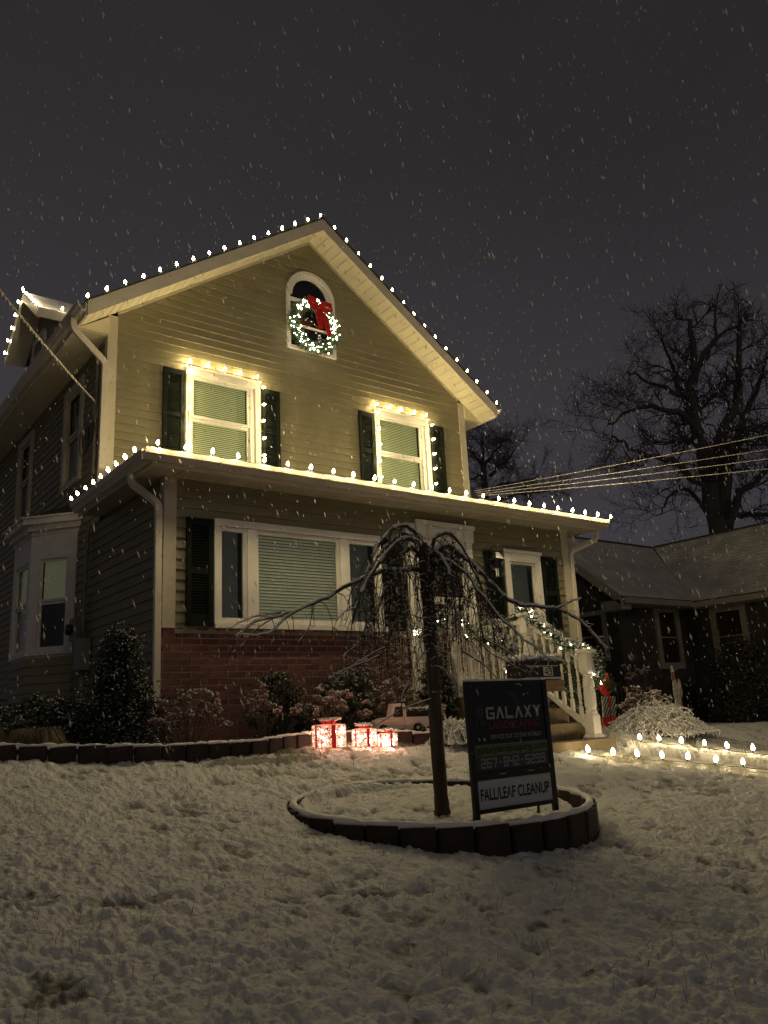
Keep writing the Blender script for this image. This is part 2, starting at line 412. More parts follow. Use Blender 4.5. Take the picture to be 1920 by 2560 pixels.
while z < APZ-.02:
    h = min(E_, APZ-z); zc = z+h/2
    hb = min(3.04, (APZ-z)/SL); ht = min(3.04, max(0.0, (APZ-z-h)/SL))
    holes = []
    for q in (W1, W2):
        if q[2] < zc < q[3]: holes.append((q[0]+.04, q[1]-.04))
    if ARB < zc < ARZ: holes.append((ARX-ARR+.03, ARX+ARR-.03))
    elif ARZ <= zc < ARZ+ARR-.05: hw = math.sqrt(max(0, (ARR-.05)**2-(zc-ARZ)**2)); holes.append((ARX-hw, ARX+hw))
    segs = cut(APX-hb, APX+hb, holes)
    for (a, b) in segs:
        at_ = a if a > APX-hb+1e-6 else APX-ht; bt = b if b < APX+hb-1e-6 else APX+ht
        board('siding_board', a, b, at_, bt, z, h, 2.0)
    z += E_
PWD = (3.66, 5.88, 1.91, 3.08); RW = (8.03, 8.77, 2.10, 3.08); DR = (6.48, 7.43, 1.09, 3.34)
z = 3.50-.11; top_z = 3.50
rows = []
while z > .95: rows.append(z); z -= .11
for z in rows:
    zc = z+.055
    holes = []
    for q in (PWD, RW): 
        if q[2] < zc < q[3]: holes.append((q[0]+.03, q[1]-.03))
    if zc < 3.30: holes.append((6.50, 7.41))
    if zc < 1.90: holes.append((3.0, 6.5))
    for (a, b) in cut(3.24, 9.30, holes): board('siding_board', a, b, a, b, z, .11, 0.0)
# side wall faces -X at x=3.13: boards along y
def sboard(y0, y1, z, h, x=3.13):
    mb = MB()
    mb.hexa([(x-.016, y1, z-.004), (x-.016, y0, z-.004), (x+.03, y0, z), (x+.03, y1, z)],
            [(x-.002, y1, z+h), (x-.002, y0, z+h), (x+.03, y0, z+h), (x+.03, y1, z+h)])
    part('siding_board', mb, SIDING, H)
SWA = (2.93, 3.82, 4.22, 5.74); SWB = (5.58, 6.50, 4.22, 5.77)
z = 1.14
while z < 6.15:
    h = .11; zc = z+.055; holes = []
    for q in (SWA, SWB):
        if q[2] < zc < q[3]: holes.append((q[0]+.03, q[1]-.03))
    if 1.14 < zc < 3.8: holes.append((2.97, 5.0))
    y0 = .0 if zc < 3.46 else 2.09
    for (a, b) in cut(y0+.09 if y0 == 0 else y0, 11.9, holes): sboard(a, b, z, h)
    z += h
# walls out of sight and foundation
part('foundation', MB().box(3.10, 9.45, .03, 12.0, .4, 1.10), CONC, H)
part('wall', MB().box(9.36, 9.42, .10, 12.0, 1.101, 3.49), SIDING, H); part('wall', MB().box(9.36, 9.42, 2.09, 12.0, 3.491, 6.2), SIDING, H)
part('wall', MB().box(3.16, 9.359, 11.95, 12.0, 1.101, 6.2), SIDING, H)
# corner boards
def cboard(x0, x1, y0, y1, z0, z1): part('corner_board', MB().box(x0, x1, y0, y1, z0, z1), TRIM, H)
cboard(3.105, 3.24, -.024, .10, 1.90, 3.495); cboard(9.30, 9.445, -.024, .10, .90, 3.495)
cboard(3.105, 3.23, 1.976, 2.09, 3.9, 6.23); cboard(9.31, 9.445, 1.976, 2.09, 3.9, 6.23)

# bricks
bx_mesh = MB().box(-.0975, .0975, -.0085, .05, -.029, .029).mesh('brick'); bx_mesh.materials.append(BRICK)
hb_mesh = MB().box(-.047, .047, -.0085, .05, -.029, .029).mesh('brick_half'); hb_mesh.materials.append(BRICK)
rl_mesh = MB().box(-.030, .030, -.013, .05, -.049, .049).mesh('brick_rowlock'); rl_mesh.materials.append(BRICK)
def brick(me, x, z):
    o = bpy.data.objects.new('brick', me); COL.objects.link(o); o.parent = H; o.matrix_parent_inverse = Matrix.Translation(-BASE[H.name])
    o.location = (x+random.uniform(-.002, .002), random.uniform(-.003, .003), z); o.rotation_euler = (0, random.uniform(-.006, .006), random.uniform(-.01, .01))
BX0, BX1 = 3.12, 6.28
x = BX0+.03
while x < BX1: brick(rl_mesh, x, 1.855); x += .0705
zc = 1.80-.035; k = 0
while zc > .80:
    x = BX0+(.10 if k % 2 == 0 else .0)
    if k % 2: brick(hb_mesh, BX0+.047, zc); x = BX0+.1+.103
    while x < BX1-.09: brick(bx_mesh, x, zc); x += .2055
    if x-.1028 < BX1-.08: brick(hb_mesh, x-.0555, zc)
    zc -= .0678; k += 1
part('mortar', MB().box(3.12, 6.29, -.005, .028, .6, 1.90), MORT, H)

# ---- windows
def slats(x0, x1, y, z0, z1, pitch, tilt=.012, th=.0015, w_=.020):
    mb = MB(); z = z0
    while z < z1:
        mb.hexa([(x0, y-w_/2, z-tilt), (x1, y-w_/2, z-tilt), (x1, y+w_/2, z+tilt), (x0, y+w_/2, z+tilt)],
                [(x0, y-w_/2, z-tilt+th), (x1, y-w_/2, z-tilt+th), (x1, y+w_/2, z+tilt+th), (x0, y+w_/2, z+tilt+th)])
        z += pitch
    return mb
def frame_mb(x0, x1, z0, z1, y0, y1, w_, wb=None, wt=None):
    wb = w_ if wb is None else wb; wt = w_ if wt is None else wt
    mb = MB(); mb.box(x0, x0+w_, y0, y1, z0, z1); mb.box(x1-w_, x1, y0, y1, z0, z1)
    mb.box(x0+w_, x1-w_, y0, y1, z1-wt, z1); mb.box(x0+w_, x1-w_, y0, y1, z0, z0+wb); return mb
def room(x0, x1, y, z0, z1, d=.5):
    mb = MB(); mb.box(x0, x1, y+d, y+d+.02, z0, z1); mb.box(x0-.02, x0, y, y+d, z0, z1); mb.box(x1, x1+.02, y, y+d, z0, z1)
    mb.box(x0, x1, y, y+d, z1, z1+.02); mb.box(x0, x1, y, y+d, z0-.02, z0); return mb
def dh_window(q, y, lights=False):
    x0, x1, z0, z1 = q
    fr = part('window', frame_mb(x0, x1, z0, z1, y-.045, y+.03, .075, .06, .10), WHITE, H)
    part('drip_cap', MB().box(x0-.015, x1+.015, y-.065, y-.002, z1+.001, z1+.022), WHITE, fr)
    xi0, xi1, zi0, zi1 = x0+.077, x1-.077, z0+.062, z1-.102
    jx = xi1-.075
    part('jamb', MB().box(jx+.002, xi1, y-.02, y+.01, zi0, zi1), WHITE, fr)
    zm = (zi0+zi1)/2+.02
    part('sash', frame_mb(xi0, jx, zm, zi1, y-.012, y+.016, .042), WHITE, fr)  # flakes stretched and slanted to suggest streaks of falling snow
    part('sash', frame_mb(xi0, jx, zi0, zm-.002, y+.004, y+.032, .042), WHITE, fr)
    part('pane', MB().box(xi0+.04, jx-.04, y+.004, y+.008, zm+.04, zi1-.04), clear_glass(), fr)
    part('pane', MB().box(xi0+.04, jx-.04, y+.018, y+.022, zi0+.04, zm-.04), clear_glass(), fr)
    part('blind', slats(xi0+.03, jx-.03, y+.075, zi0+.02, zi1-.02, .0285, .0120, .0015, .014), BLINDL, fr)
    part('interior', room(xi0, jx, y+.04, zi0, zi1, .35), DARKROOM, fr)
    return fr
dh_window(W1, 2.0); dh_window(W2, 2.0)
# arched gable window
def arc(cx, cz, r, n=20): return [(cx+r*math.cos(t), cz+r*math.sin(t)) for t in np.linspace(0, math.pi, n)]
def arch_ring(ro, ri, y0, y1, n=24):
    mb = MB(); O = arc(ARX, ARZ, ro, n); I = arc(ARX, ARZ, ri, n); v = []
    for (a, b) in zip(O, I): v += [(a[0], y0, a[1]), (b[0], y0, b[1]), (b[0], y1, b[1]), (a[0], y1, a[1])]
    f = []
    for i in range(n-1):
        o = i*4
        for a, b in ((0, 1), (1, 2), (2, 3), (3, 0)): f.append((o+a, o+b, o+4+b, o+4+a))
    return mb.add(v, f)
aw = part('arched_window', arch_ring(.445, .385, 1.945, 2.02), WHITE, H)
part('moulding', arch_ring(.384, .355, 1.965, 2.02), WHITE, aw); part('moulding', arch_ring(.354, .325, 1.985, 2.03), WHITE, aw)
fmb = MB(); fmb.box(ARX-.445, ARX-.385, 1.95, 2.02, ARB, ARZ-.002); fmb.box(ARX+.385, ARX+.445, 1.95, 2.02, ARB, ARZ-.002); fmb.box(ARX-.384, ARX+.384, 1.95, 2.02, ARB, ARB+.055)
part('casing', fmb, WHITE, aw)
part('rail', MB().box(ARX-.384, ARX+.384, 1.985, 2.02, 7.27, 7.33), WHITE, aw); part('rail', MB().box(ARX-.384, ARX+.384, 1.99, 2.02, 6.86, 6.895), WHITE, aw)
pv = arc(ARX, ARZ, .325, 24); pane = MB(); pane.prism([(ARX+.385, ARB+.05)]+[(ARX+.385, ARZ)]+pv+[(ARX-.385, ARZ), (ARX-.385, ARB+.05)], 'y', 2.012, 2.018)
part('pane', pane, GLASS, aw)
# picture window (three lights)
x0, x1, z0, z1 = PWD
pw = part('picture_window', frame_mb(x0, x1, z0, z1, -.05, .03, .045, .06, .075), WHITE, H)
part('sill', MB().box(x0, x1+.04, -.075, -.0505, z0-.005, z0+.045), WHITE, pw)
for q in ((4.055, 4.145), (5.28, 5.37)): part('mullion', MB().box(q[0], q[1], -.04, .03, z0+.061, z1-.076), WHITE, pw)
for (a, b, bl) in ((x0+.046, 4.053, 0), (4.147, 5.278, 1), (5.372, x1-.046, 0)):
    za, zb = z0+.062, z1-.077
    part('sash', frame_mb(a, b, za, zb, -.03, .01, .045, .045, .05), WHITE, pw)
    part('pane', MB().box(a+.044, b-.044, -.008, -.003, za+.044, zb-.049), clear_glass() if bl else clear_glass(), pw)
    if bl: part('blind', slats(a+.02, b-.02, .05, za+.03, zb-.02, .036, .0150, .0020, .018), BLIND, pw)
    else: part('curtain', MB().box(a+.04, b-.04, .12, .125, za, zb), mat('curtain_faint_glow', (.085, .085, .075), .8, var=.2, vscale=12, emit=(.8, .8, .6), es=.012), pw)  # curtain emits very weakly, in place of dim room light
    part('interior', room(a, b, .03, za, zb, .4), DARKROOM, pw)
# right hand window
x0, x1, z0, z1 = RW
rw = part('window', frame_mb(x0, x1, z0, z1, -.055, .03, .11, .08, .15), WHITE, H)
part('drip_cap', MB().box(x0-.02, x1+.02, -.075, -.056, z1-.03, z1+.012), WHITE, rw)
part('sash', frame_mb(x0+.112, x1-.112, z0+.082, z1-.152, -.02, .02, .03), WHITE, rw)
part('pane', MB().box(x0+.14, x1-.14, .0, .004, z0+.11, z1-.18), clear_glass(), rw)
part('curtain', MB().box(x0+.14, x1-.14, .1, .105, z0+.08, z1-.15), mat('curtain_faint_glow', (.1, .1, .09), .8), rw)
# shutters
def shutter(x0, x1, z0, z1, y):
    mid = z0+(z1-z0)*.50
    fr = MB(); fr.box(x0, x0+.055, y-.035, y-.008, z0, z1); fr.box(x1-.055, x1, y-.035, y-.008, z0, z1)
    for a, b in ((z0, z0+.12), (mid-.03, mid+.03), (z1-.075, z1)): fr.box(x0+.0555, x1-.0555, y-.033, y-.008, a, b)
    o = part('shutter', fr, SHUT, H)
    lv = MB()
    for a, b in ((z0+.12, mid-.03), (mid+.03, z1-.075)):
        zz = a+.014
        while zz < b-.008:
            lv.hexa([(x0+.056, y-.030, zz-.010), (x1-.056, y-.030, zz-.010), (x1-.056, y-.010, zz+.004), (x0+.056, y-.010, zz+.004)],
                    [(x0+.056, y-.030, zz-.004), (x1-.056, y-.030, zz-.004), (x1-.056, y-.010, zz+.010), (x0+.056, y-.010, zz+.010)])
            zz += .030
    lv.box(x0+.056, x1-.056, y-.008, y-.0045, z0+.12, z1-.075)
    part('louvres', lv, SHUT, o)
for q in ((3.345, 3.645, 1.92, 3.06, -.02), (5.90, 6.22, 1.92, 3.06, -.02), (7.66, 8.0, 1.98, 3.03, -.02), (8.80, 9.12, 1.98, 3.03, -.02),
          (3.86, 4.165, 4.35, 5.66, 1.98), (5.36, 5.655, 4.35, 5.66, 1.98), (7.10, 7.395, 4.35, 5.65, 1.98), (8.60, 8.89, 4.35, 5.68, 1.98)): shutter(*q)
# front door
dr = part('front_door', MB().box(6.60, 7.31, .012, .05, 1.10, 3.10), mat('door_maroon', (.10, .022, .016), .5, var=.2), H)
part('casing', MB().box(6.48, 6.59, -.05, .03, 1.09, 3.12), WHITE, dr); part('casing', MB().box(7.32, 7.43, -.05, .03, 1.09, 3.12), WHITE, dr)
part('casing', MB().box(6.30, 6.479, -.035, .03, 1.09, 3.30), WHITE, dr)
part('header', MB().box(6.46, 7.45, -.07, .03, 3.121, 3.345), WHITE, dr); part('header_moulding', MB().box(6.44, 7.47, -.09, -.071, 3.29, 3.35), WHITE, dr)
part('header_panel', frame_mb(6.62, 7.29, 3.14, 3.27, -.085, -.0705, .02), WHITE, dr)
sdm = frame_mb(6.592, 7.318, 1.10, 3.115, -.03, .0, .085, .12, .09); sdm.box(6.678, 7.232, -.03, 0, 2.28, 2.37)
part('storm_door', sdm, WHITE, dr); part('pane', MB().box(6.68, 7.23, -.016, -.012, 2.375, 3.02), clear_glass(), dr)
part('handle', MB().box(6.62, 6.64, -.06, -.03, 2.1, 2.22), BLACK, dr)

# ---- roof of the two storey block
EX0, EX1 = 2.71, 9.83; YF = 1.58; YB = 12.4
def rz(x, off=0): return 8.43+off-SL*abs(x-6.27)
# rake soffit panels, left and right of the apex, each one piece
npan = 29
for sgn in (-1, 1):
    xe = EX0 if sgn < 0 else EX1; L = abs(xe-6.27)
    for i in range(npan):
        a = i/npan; b = (i+1)/npan-.0022
        xa = 6.27+sgn*L*a; xb = 6.27+sgn*L*b
        A_ = sorted([xa, xb]); z1_, z2_ = rz(A_[0])-.03, rz(A_[1])-.03
        mb = MB(); d0, d1 = YF+.012, 1.976
        bow = .006
        mb.hexa([(A_[0], d0, z1_), (A_[1], d0, z2_), (A_[1], d1, z2_), (A_[0], d1, z1_)], [(A_[0], d0, z1_+.012), (A_[1], d0, z2_+.012), (A_[1], d1, z2_+.012), (A_[0], d1, z1_+.012)])
        part('soffit_panel', mb, SOFFIT, H)
    # dark backing seen in the joints, frieze strip against the wall, fascia and roof slab
    A_ = sorted([6.27, xe]); z1_, z2_ = rz(A_[0]), rz(A_[1])
    mb = MB(); mb.hexa([(A_[0], YF, z1_-.014), (A_[1], YF, z2_-.014), (A_[1], YB, z2_-.014), (A_[0], YB, z1_-.014)], [(A_[0], YF, z1_+.13), (A_[1], YF, z2_+.13), (A_[1], YB, z2_+.13), (A_[0], YB, z1_+.13)])
    part('roof_deck', mb, SHING, H)
    mb = MB(); mb.hexa([(A_[0], YF-.03, z1_-.05), (A_[1], YF-.03, z2_-.05), (A_[1], YF-.001, z2_-.05), (A_[0], YF-.001, z1_-.05)], [(A_[0], YF-.03, z1_+.15), (A_[1], YF-.03, z2_+.15), (A_[1], YF-.001, z2_+.15), (A_[0], YF-.001, z1_+.15)])
    part('fascia', mb, ALU, H)
    xo = xe+sgn*.03
    A_ = sorted([6.27, xo]); z1_, z2_ = rz(A_[0]), rz(A_[1])
    mb = MB(); mb.hexa([(A_[0], YF-.055, z1_+.152), (A_[1], YF-.055, z2_+.152), (A_[1], YB, z2_+.152), (A_[0], YB, z1_+.152)], [(A_[0], YF-.055, z1_+.172), (A_[1], YF-.055, z2_+.172), (A_[1], YB, z2_+.172), (A_[0], YB, z1_+.172)])
    part('shingles', mb, SHING, H)
    mb = MB(); mb.hexa([(A_[0], YF-.02, z1_+.173), (A_[1], YF-.02, z2_+.173), (A_[1], YB, z2_+.173), (A_[0], YB, z1_+.173)], [(A_[0], YF, z1_+.187), (A_[1], YF, z2_+.187), (A_[1], YB, z2_+.187), (A_[0], YB, z1_+.187)])
    part('roof_snow', mb, SNOW, H)
# frieze under soffit
for sgn in (-1, 1):
    xe = 3.23 if sgn < 0 else 9.31; A_ = sorted([6.27, xe]); z1_, z2_ = APZ-SL*abs(A_[0]-6.27), APZ-SL*abs(A_[1]-6.27)
    mb = MB(); mb.hexa([(A_[0], 1.972, z1_-.03), (A_[1], 1.972, z2_-.03), (A_[1], 1.999, z2_-.03), (A_[0], 1.999, z1_-.03)], [(A_[0], 1.972, z1_+.005), (A_[1], 1.972, z2_+.005), (A_[1], 1.999, z2_+.005), (A_[0], 1.999, z1_+.005)])
    part('frieze_trim', mb, TRIM, H)
# side eave soffits (level boxes) and returns
part('eave_soffit', MB().box(2.72, 3.128, 2.0, YB-.3, 5.93, 5.95), SOFFIT, H)
part('eave_soffit', MB().box(9.43, 9.82, 2.0, YB-.3, 5.93, 5.95), SOFFIT, H)
part('eave_fascia', MB().box(2.69, 2.719, YF, YB-.3, 5.915, 6.09), ALU, H); part('eave_fascia', MB().box(9.821, 9.85, YF, YB-.3, 5.915, 6.09), ALU, H)
mb = MB(); mb.prism([(2.72, 5.94), (3.12, 5.94), (3.12, 6.20)], 'y', 1.962, 1.975); part('soffit_return', mb, SOFFIT, H)
mb = MB(); mb.prism([(9.44, 5.94), (9.84, 5.94), (9.44, 6.20)], 'y', 1.962, 1.975); part('soffit_return', mb, SOFFIT, H)
# k-style gutters
def gutter_prof(s=1.0): return [(0, 0), (.055*s, 0), (.075*s, .035), (.10*s, .06), (.115*s, .11), (.10*s, .11), (.088*s, .068), (.066*s, .044), (.048*s, .010), (.010, .010), (.010, .11), (0, .11)]
def gutter_y(xw, sgn, y0, y1, zb):
    mb = MB(); mb.prism([(xw+sgn*p_[0], zb+p_[1]) for p_ in gutter_prof()], 'y', y0, y1); return mb
def gutter_x(yw, x0, x1, zb):
    mb = MB(); mb.prism([(yw-p_[0], zb+p_[1]) for p_ in gutter_prof()], 'x', x0, x1); return mb
part('gutter', gutter_y(2.689, -1, YF-.03, YB-.3, 5.985), ALU, H)
part('gutter', gutter_y(9.851, 1, YF-.03, YB-.3, 5.985), ALU, H)
# dormer gable on the left slope
DY, DZ = 5.57, 8.10
DX = 2.80
def dz_(y, off=0): return DZ+off-.72*abs(y-DY)
def wedge(x0, x1, y0, y1, ta, tb, m_, nm):
    A_ = sorted([y0, y1]); mb = MB()
    mb.hexa([(x0, A_[0], dz_(A_[0])+ta), (x1, A_[0], dz_(A_[0])+ta), (x1, A_[1], dz_(A_[1])+ta), (x0, A_[1], dz_(A_[1])+ta)],
            [(x0, A_[0], dz_(A_[0])+tb), (x1, A_[0], dz_(A_[0])+tb), (x1, A_[1], dz_(A_[1])+tb), (x0, A_[1], dz_(A_[1])+tb)])
    return part(nm, mb, m_, H)
wedge(DX+.03, 6.0, 4.50, DY, -.02, .07, SHING, 'dormer_roof'); wedge(DX+.03, 6.0, DY, 6.64, -.02, .07, SHING, 'dormer_roof')
wedge(DX+.03, 6.0, 4.47, DY, .072, .086, SNOW, 'roof_snow'); wedge(DX+.03, 6.0, DY, 6.67, .072, .086, SNOW, 'roof_snow')
wedge(DX, DX+.028, 4.48, DY, -.09, .085, ALU, 'rake_fascia'); wedge(DX, DX+.028, DY, 6.66, -.09, .085, ALU, 'rake_fascia')
wedge(DX+.03, 3.14, 4.50, DY, -.045, -.022, SOFFIT, 'soffit'); wedge(DX+.03, 3.14, DY, 6.64, -.045, -.022, SOFFIT, 'soffit')
part('eave_fascia', MB().box(DX, 5.2, 4.455, 4.478, 7.24, 7.40), ALU, H)
part('dormer_wall', MB().prism([(4.80, 6.1), (6.34, 6.1), (6.34, 7.50), (5.57, 8.05), (4.80, 7.50)], 'x', 3.14, 3.19), SIDING, H)
part('dormer_wall', MB().box(3.19, 5.5, 4.80, 4.84, 6.2, 7.50), SIDING, H)
mb = MB(); [mb.box(3.08, 3.135, a_[0], a_[1], a_[2], a_[3]) for a_ in ((5.22, 5.30, 6.5, 7.45), (5.84, 5.92, 6.5, 7.45), (5.301, 5.839, 6.5, 6.58), (5.301, 5.839, 7.37, 7.45))]
dw = part('dormer_window', mb, WHITE, H)
part('pane', MB().box(3.10, 3.12, 5.30, 5.84, 6.58, 7.37), GLASS, dw)
# ---- porch roof: fascia, soffit, gutter, slab
PX0, PX1, PY, PZ = 2.86, 9.82, -.33, 3.50
part('porch_fascia', MB().box(PX0, PX1, PY-.02, PY, PZ-.03, PZ+.11), ALU, H)
part('porch_fascia', MB().box(PX0-.02, PX0-.001, PY-.02, 2.05, PZ-.03, PZ+.11), ALU, H)
part('porch_fascia', MB().box(PX1+.001, PX1+.02, PY-.02, 2.4, PZ-.03, PZ+.11), ALU, H)
nx = 60; 
for i in range(nx):
    a = PX0+(PX1-PX0)*i/nx; b = a+(PX1-PX0)/nx-.006
    if a < 3.10 or b > 9.5: continue
    mb = MB(); mb.box(a, b, PY+.004, -.004, PZ-.018, PZ-.008)
    if i % 2 == 0: mb.box(a+.02, a+.028, PY+.03, -.03, PZ-.021, PZ-.0182)
    part('soffit_panel', mb, ALU if 0 else TRIM, H)
part('soffit_panel', MB().box(PX0+.004, 3.09, PY+.004, 2.0, PZ-.018, PZ-.008), TRIM, H); part('soffit_panel', MB().box(9.46, PX1-.004, PY+.004, 2.0, PZ-.018, PZ-.008), TRIM, H)
part('soffit_backing', MB().box(PX0, PX1, PY, 2.0, PZ-.007, PZ+.001), TRIM, H)
hip = MB(); zt = PZ+.12; zr = 4.12
hip.add([(PX0-.03, PY-.04, zt), (PX1+.03, PY-.04, zt), (PX1+.03, 2.0, zt), (PX0-.03, 2.0, zt), (3.4, 2.0, zr), (9.2, 2.0, zr)], [(0, 1, 5, 4), (0, 4, 3), (1, 2, 5), (3, 4, 5, 2), (0, 3, 2, 1)])
part('porch_roof', hip, SHING, H)
sn = MB(); o_ = .018
sl_ = (zr-zt)/2.04; sn.add([(PX0-.05, PY-.06, zt+.004), (PX1+.05, PY-.06, zt+.004), (PX1-.04, PY+.22, zt+.26*sl_+.012), (PX0+.04, PY+.22, zt+.26*sl_+.012)], [(0, 1, 2, 3)])
part('roof_snow', sn, SNOW, H)
part('gutter', gutter_x(PY-.021, PX0-.13, PX1+.13, PZ+.005), mat('gutter_front_dimmed', (.46, .41, .33), .4, var=.08, vscale=5), H)  # front run darkened in colour to tame the bulbs' light on it
gs = gutter_y(PX0-.021, -1, PY-.02, 2.02, PZ+.005); part('gutter', gs, ALU, H)
part('gutter', gutter_y(PX1+.021, 1, PY-.02, 2.3, PZ+.005), ALU, H)
def rough_strip(pts, w_, h_, n=3, nm='snow'):
    # a little uneven ridge of snow lying along a line
    mb = MB(); out = []
    for a, b in zip(pts[:-1], pts[1:]):
        L = (Vector(b)-Vector(a)).length; k = max(2, int(L/.03))
        for i in range(k): out.append(Vector(a).lerp(Vector(b), i/k))
    out.append(Vector(pts[-1]))
    mb.tube(out, [w_*random.uniform(.55, 1.25) for _ in out], 6); 
    mb.v = [(q[0]+random.uniform(-.004, .004), q[1]+random.uniform(-.004, .004), q[2]+random.uniform(-h_, h_)) for q in mb.v]
    return mb
part('gutter_snow', rough_strip([(PX0-.08, 2.0, PZ+.112), (PX0-.08, PY-.09, PZ+.112), (PX1+.08, PY-.09, PZ+.112)], .018, .004), SNOW, H, smooth=True)
# downspouts
def rect_tube(pts, a, b):
    mb = MB(); pts = [Vector(p) for p in pts]; k = len(pts); o = len(mb.v)
    side = Vector((1, 0, 0))
    for i, p in enumerate(pts):
        t = (pts[min(i+1, k-1)]-pts[max(i-1, 0)]).normalized()
        s = side-t*side.dot(t); 
        if s.length < .3: s = Vector((0, 1, 0))-t*t.y
        s.normalize(); q = t.cross(s)
        for (u, v) in ((-1, -1), (1, -1), (1, 1), (-1, 1)): mb.v.append(tuple(p+s*a*u+q*b*v))
    for i in range(k-1):
        for j in range(4): mb.f.append((o+i*4+j, o+i*4+(j+1) % 4, o+(i+1)*4+(j+1) % 4, o+(i+1)*4+j))
    mb.f.append((o, o+1, o+2, o+3)); mb.f.append(tuple(o+(k-1)*4+j for j in (3, 2, 1, 0)))
    return mb
def bend(pts, r=.07, n=4):
    out = [Vector(pts[0])]
    for i in range(1, len(pts)-1):
        p = Vector(pts[i]); a = (Vector(pts[i-1])-p); b = (Vector(pts[i+1])-p); ra = min(r, a.length*.45, b.length*.45)
        A = p+a.normalized()*ra; B = p+b.normalized()*ra
        for k in range(n+1): t = k/n; out.append(A*(1-t)**2+p*2*t*(1-t)+B*t*t)
    out.append(Vector(pts[-1])); return out
part('downspout', rect_tube(bend([(2.80, .12, 3.50), (2.80, .12, 3.40), (3.045, -.02, 3.17), (3.055, -.03, .80)]), .033, .026), ALU, H)
part('downspout', rect_tube(bend([(9.87, -.25, 3.50), (9.87, -.24, 3.35), (9.49, -.02, 3.17), (9.49, -.02, .80)]), .033, .026), ALU, H)
part('downspout', rect_tube(bend([(2.63, 1.86, 5.99), (2.63, 1.86, 5.86), (3.065, 1.93, 5.52), (3.065, 1.93, 3.75)]), .038, .03), ALU, H)
# side windows upstairs
def side_window(q, x=3.13, nm='window'):
    y0, y1, z0, z1 = q
    def bx(mb, ya, yb, za, zb, xa, xb): mb.box(xa, xb, ya, yb, za, zb)
    mb = MB(); w_ = .11
    bx(mb, y0, y0+w_, z0, z1, x-.045, x+.03); bx(mb, y1-w_, y1, z0, z1, x-.045, x+.03); bx(mb, y0+w_, y1-w_, z1-.12, z1, x-.045, x+.03); bx(mb, y0+w_, y1-w_, z0, z0+.08, x-.045, x+.03)
    fr = part('window', mb, TRIM, H)
    zm = (z0+z1)/2; m2 = MB()
    for (a, b, xo) in ((zm, z1-.121, 0), (z0+.081, zm-.002, .02)):
        bx(m2, y0+w_+.002, y0+w_+.042, a, b, x-.01+xo, x+.015+xo); bx(m2, y1-w_-.042, y1-w_-.002, a, b, x-.01+xo, x+.015+xo)
        bx(m2, y0+w_+.043, y1-w_-.043, a, a+.04, x-.01+xo, x+.015+xo); bx(m2, y0+w_+.043, y1-w_-.043, b-.04, b, x-.01+xo, x+.015+xo)
    part('sash', m2, TRIM, fr)
    part('pane', MB().box(x+.03, x+.034, y0+w_, y1-w_, z0+.08, z1-.12), GLASS, fr); return fr
side_window(SWA); fb = side_window(SWB)
part('blind', MB().box(3.14, 3.144, 5.70, 5.98, 4.95, 5.62), mat('peach_blind', (.42, .30, .22), .7), fb)
# bay window
bay = part('bay_window', MB().prism([(3.12, 2.95), (2.70, 3.52), (2.70, 4.45), (3.12, 5.02)], 'z', 1.86, 1.90), TRIM, H)
def facet(p0, p1, tag_, win=True):
    # build a panelled wall between two plan points, outward normal to the left/front
    p0 = Vector((*p0, 0)); p1 = Vector((*p1, 0)); L = (p1-p0).length; t = (p1-p0)/L; n = Vector((-t.y, t.x, 0))
    if n.x > 0: n = -n
    def hx(u0, u1, za, zb, d0, d1):
        a = [p0+t*u0+n*d0, p0+t*u1+n*d0, p0+t*u1+n*d1, p0+t*u0+n*d1]
        return [(q.x, q.y, za) for q in a], [(q.x, q.y, zb) for q in a]
    z = 1.10
    while z < 1.85:
        a, b = hx(.0, L, z, z+.11, 0, -.04)
        a = [a[0], a[1], a[2], a[3]]; lip = [p0+n*.014, p0+t*L+n*.014]
        a[0] = (lip[0].x, lip[0].y, z); a[1] = (lip[1].x, lip[1].y, z)
        part('siding_board', MB().hexa(a, b), SIDING, bay); z += .11
    mb = MB(); c = .13
    mb.hexa(*hx(0, c, 1.90, 3.50, .02, -.03)); mb.hexa(*hx(L-c, L, 1.90, 3.50, .02, -.03)); mb.hexa(*hx(c+.001, L-c-.001, 3.17, 3.50, .018, -.03)); mb.hexa(*hx(c+.001, L-c-.001, 1.901, 1.97, .018, -.03))
    part('casing', mb, WHITE, bay)
    m2 = MB(); u0, u1 = c+.002, L-c-.002; zm = 2.60
    for za, zb, d in ((zm, 3.169, .0), (1.972, zm-.003, -.015)):
        m2.hexa(*hx(u0, u0+.035, za, zb, d, d-.02)); m2.hexa(*hx(u1-.035, u1, za, zb, d, d-.02)); m2.hexa(*hx(u0+.036, u1-.036, za, za+.035, d, d-.02)); m2.hexa(*hx(u0+.036, u1-.036, zb-.035, zb, d, d-.02))
    part('sash', m2, WHITE, bay)
    part('pane', MB().hexa(*hx(u0, u1, 1.972, 3.168, -.037, -.041)), clear_glass(), bay)
    m3 = MB(); zz = 2.62
    while zz < 3.15: m3.hexa(*hx(u0+.02, u1-.02, zz, zz+.022, -.070, -.080)); zz += .027
    part('blind', m3, BLIND, bay)
    part('interior', MB().hexa(*hx(u0-.05, u1+.05, 1.9, 3.2, -.2, -.21)), DARKROOM, bay)
facet((3.12, 2.95), (2.70, 3.52), 0); facet((2.70, 3.52), (2.70, 4.45), 0); facet((2.70, 4.45), (3.12, 5.02), 0)
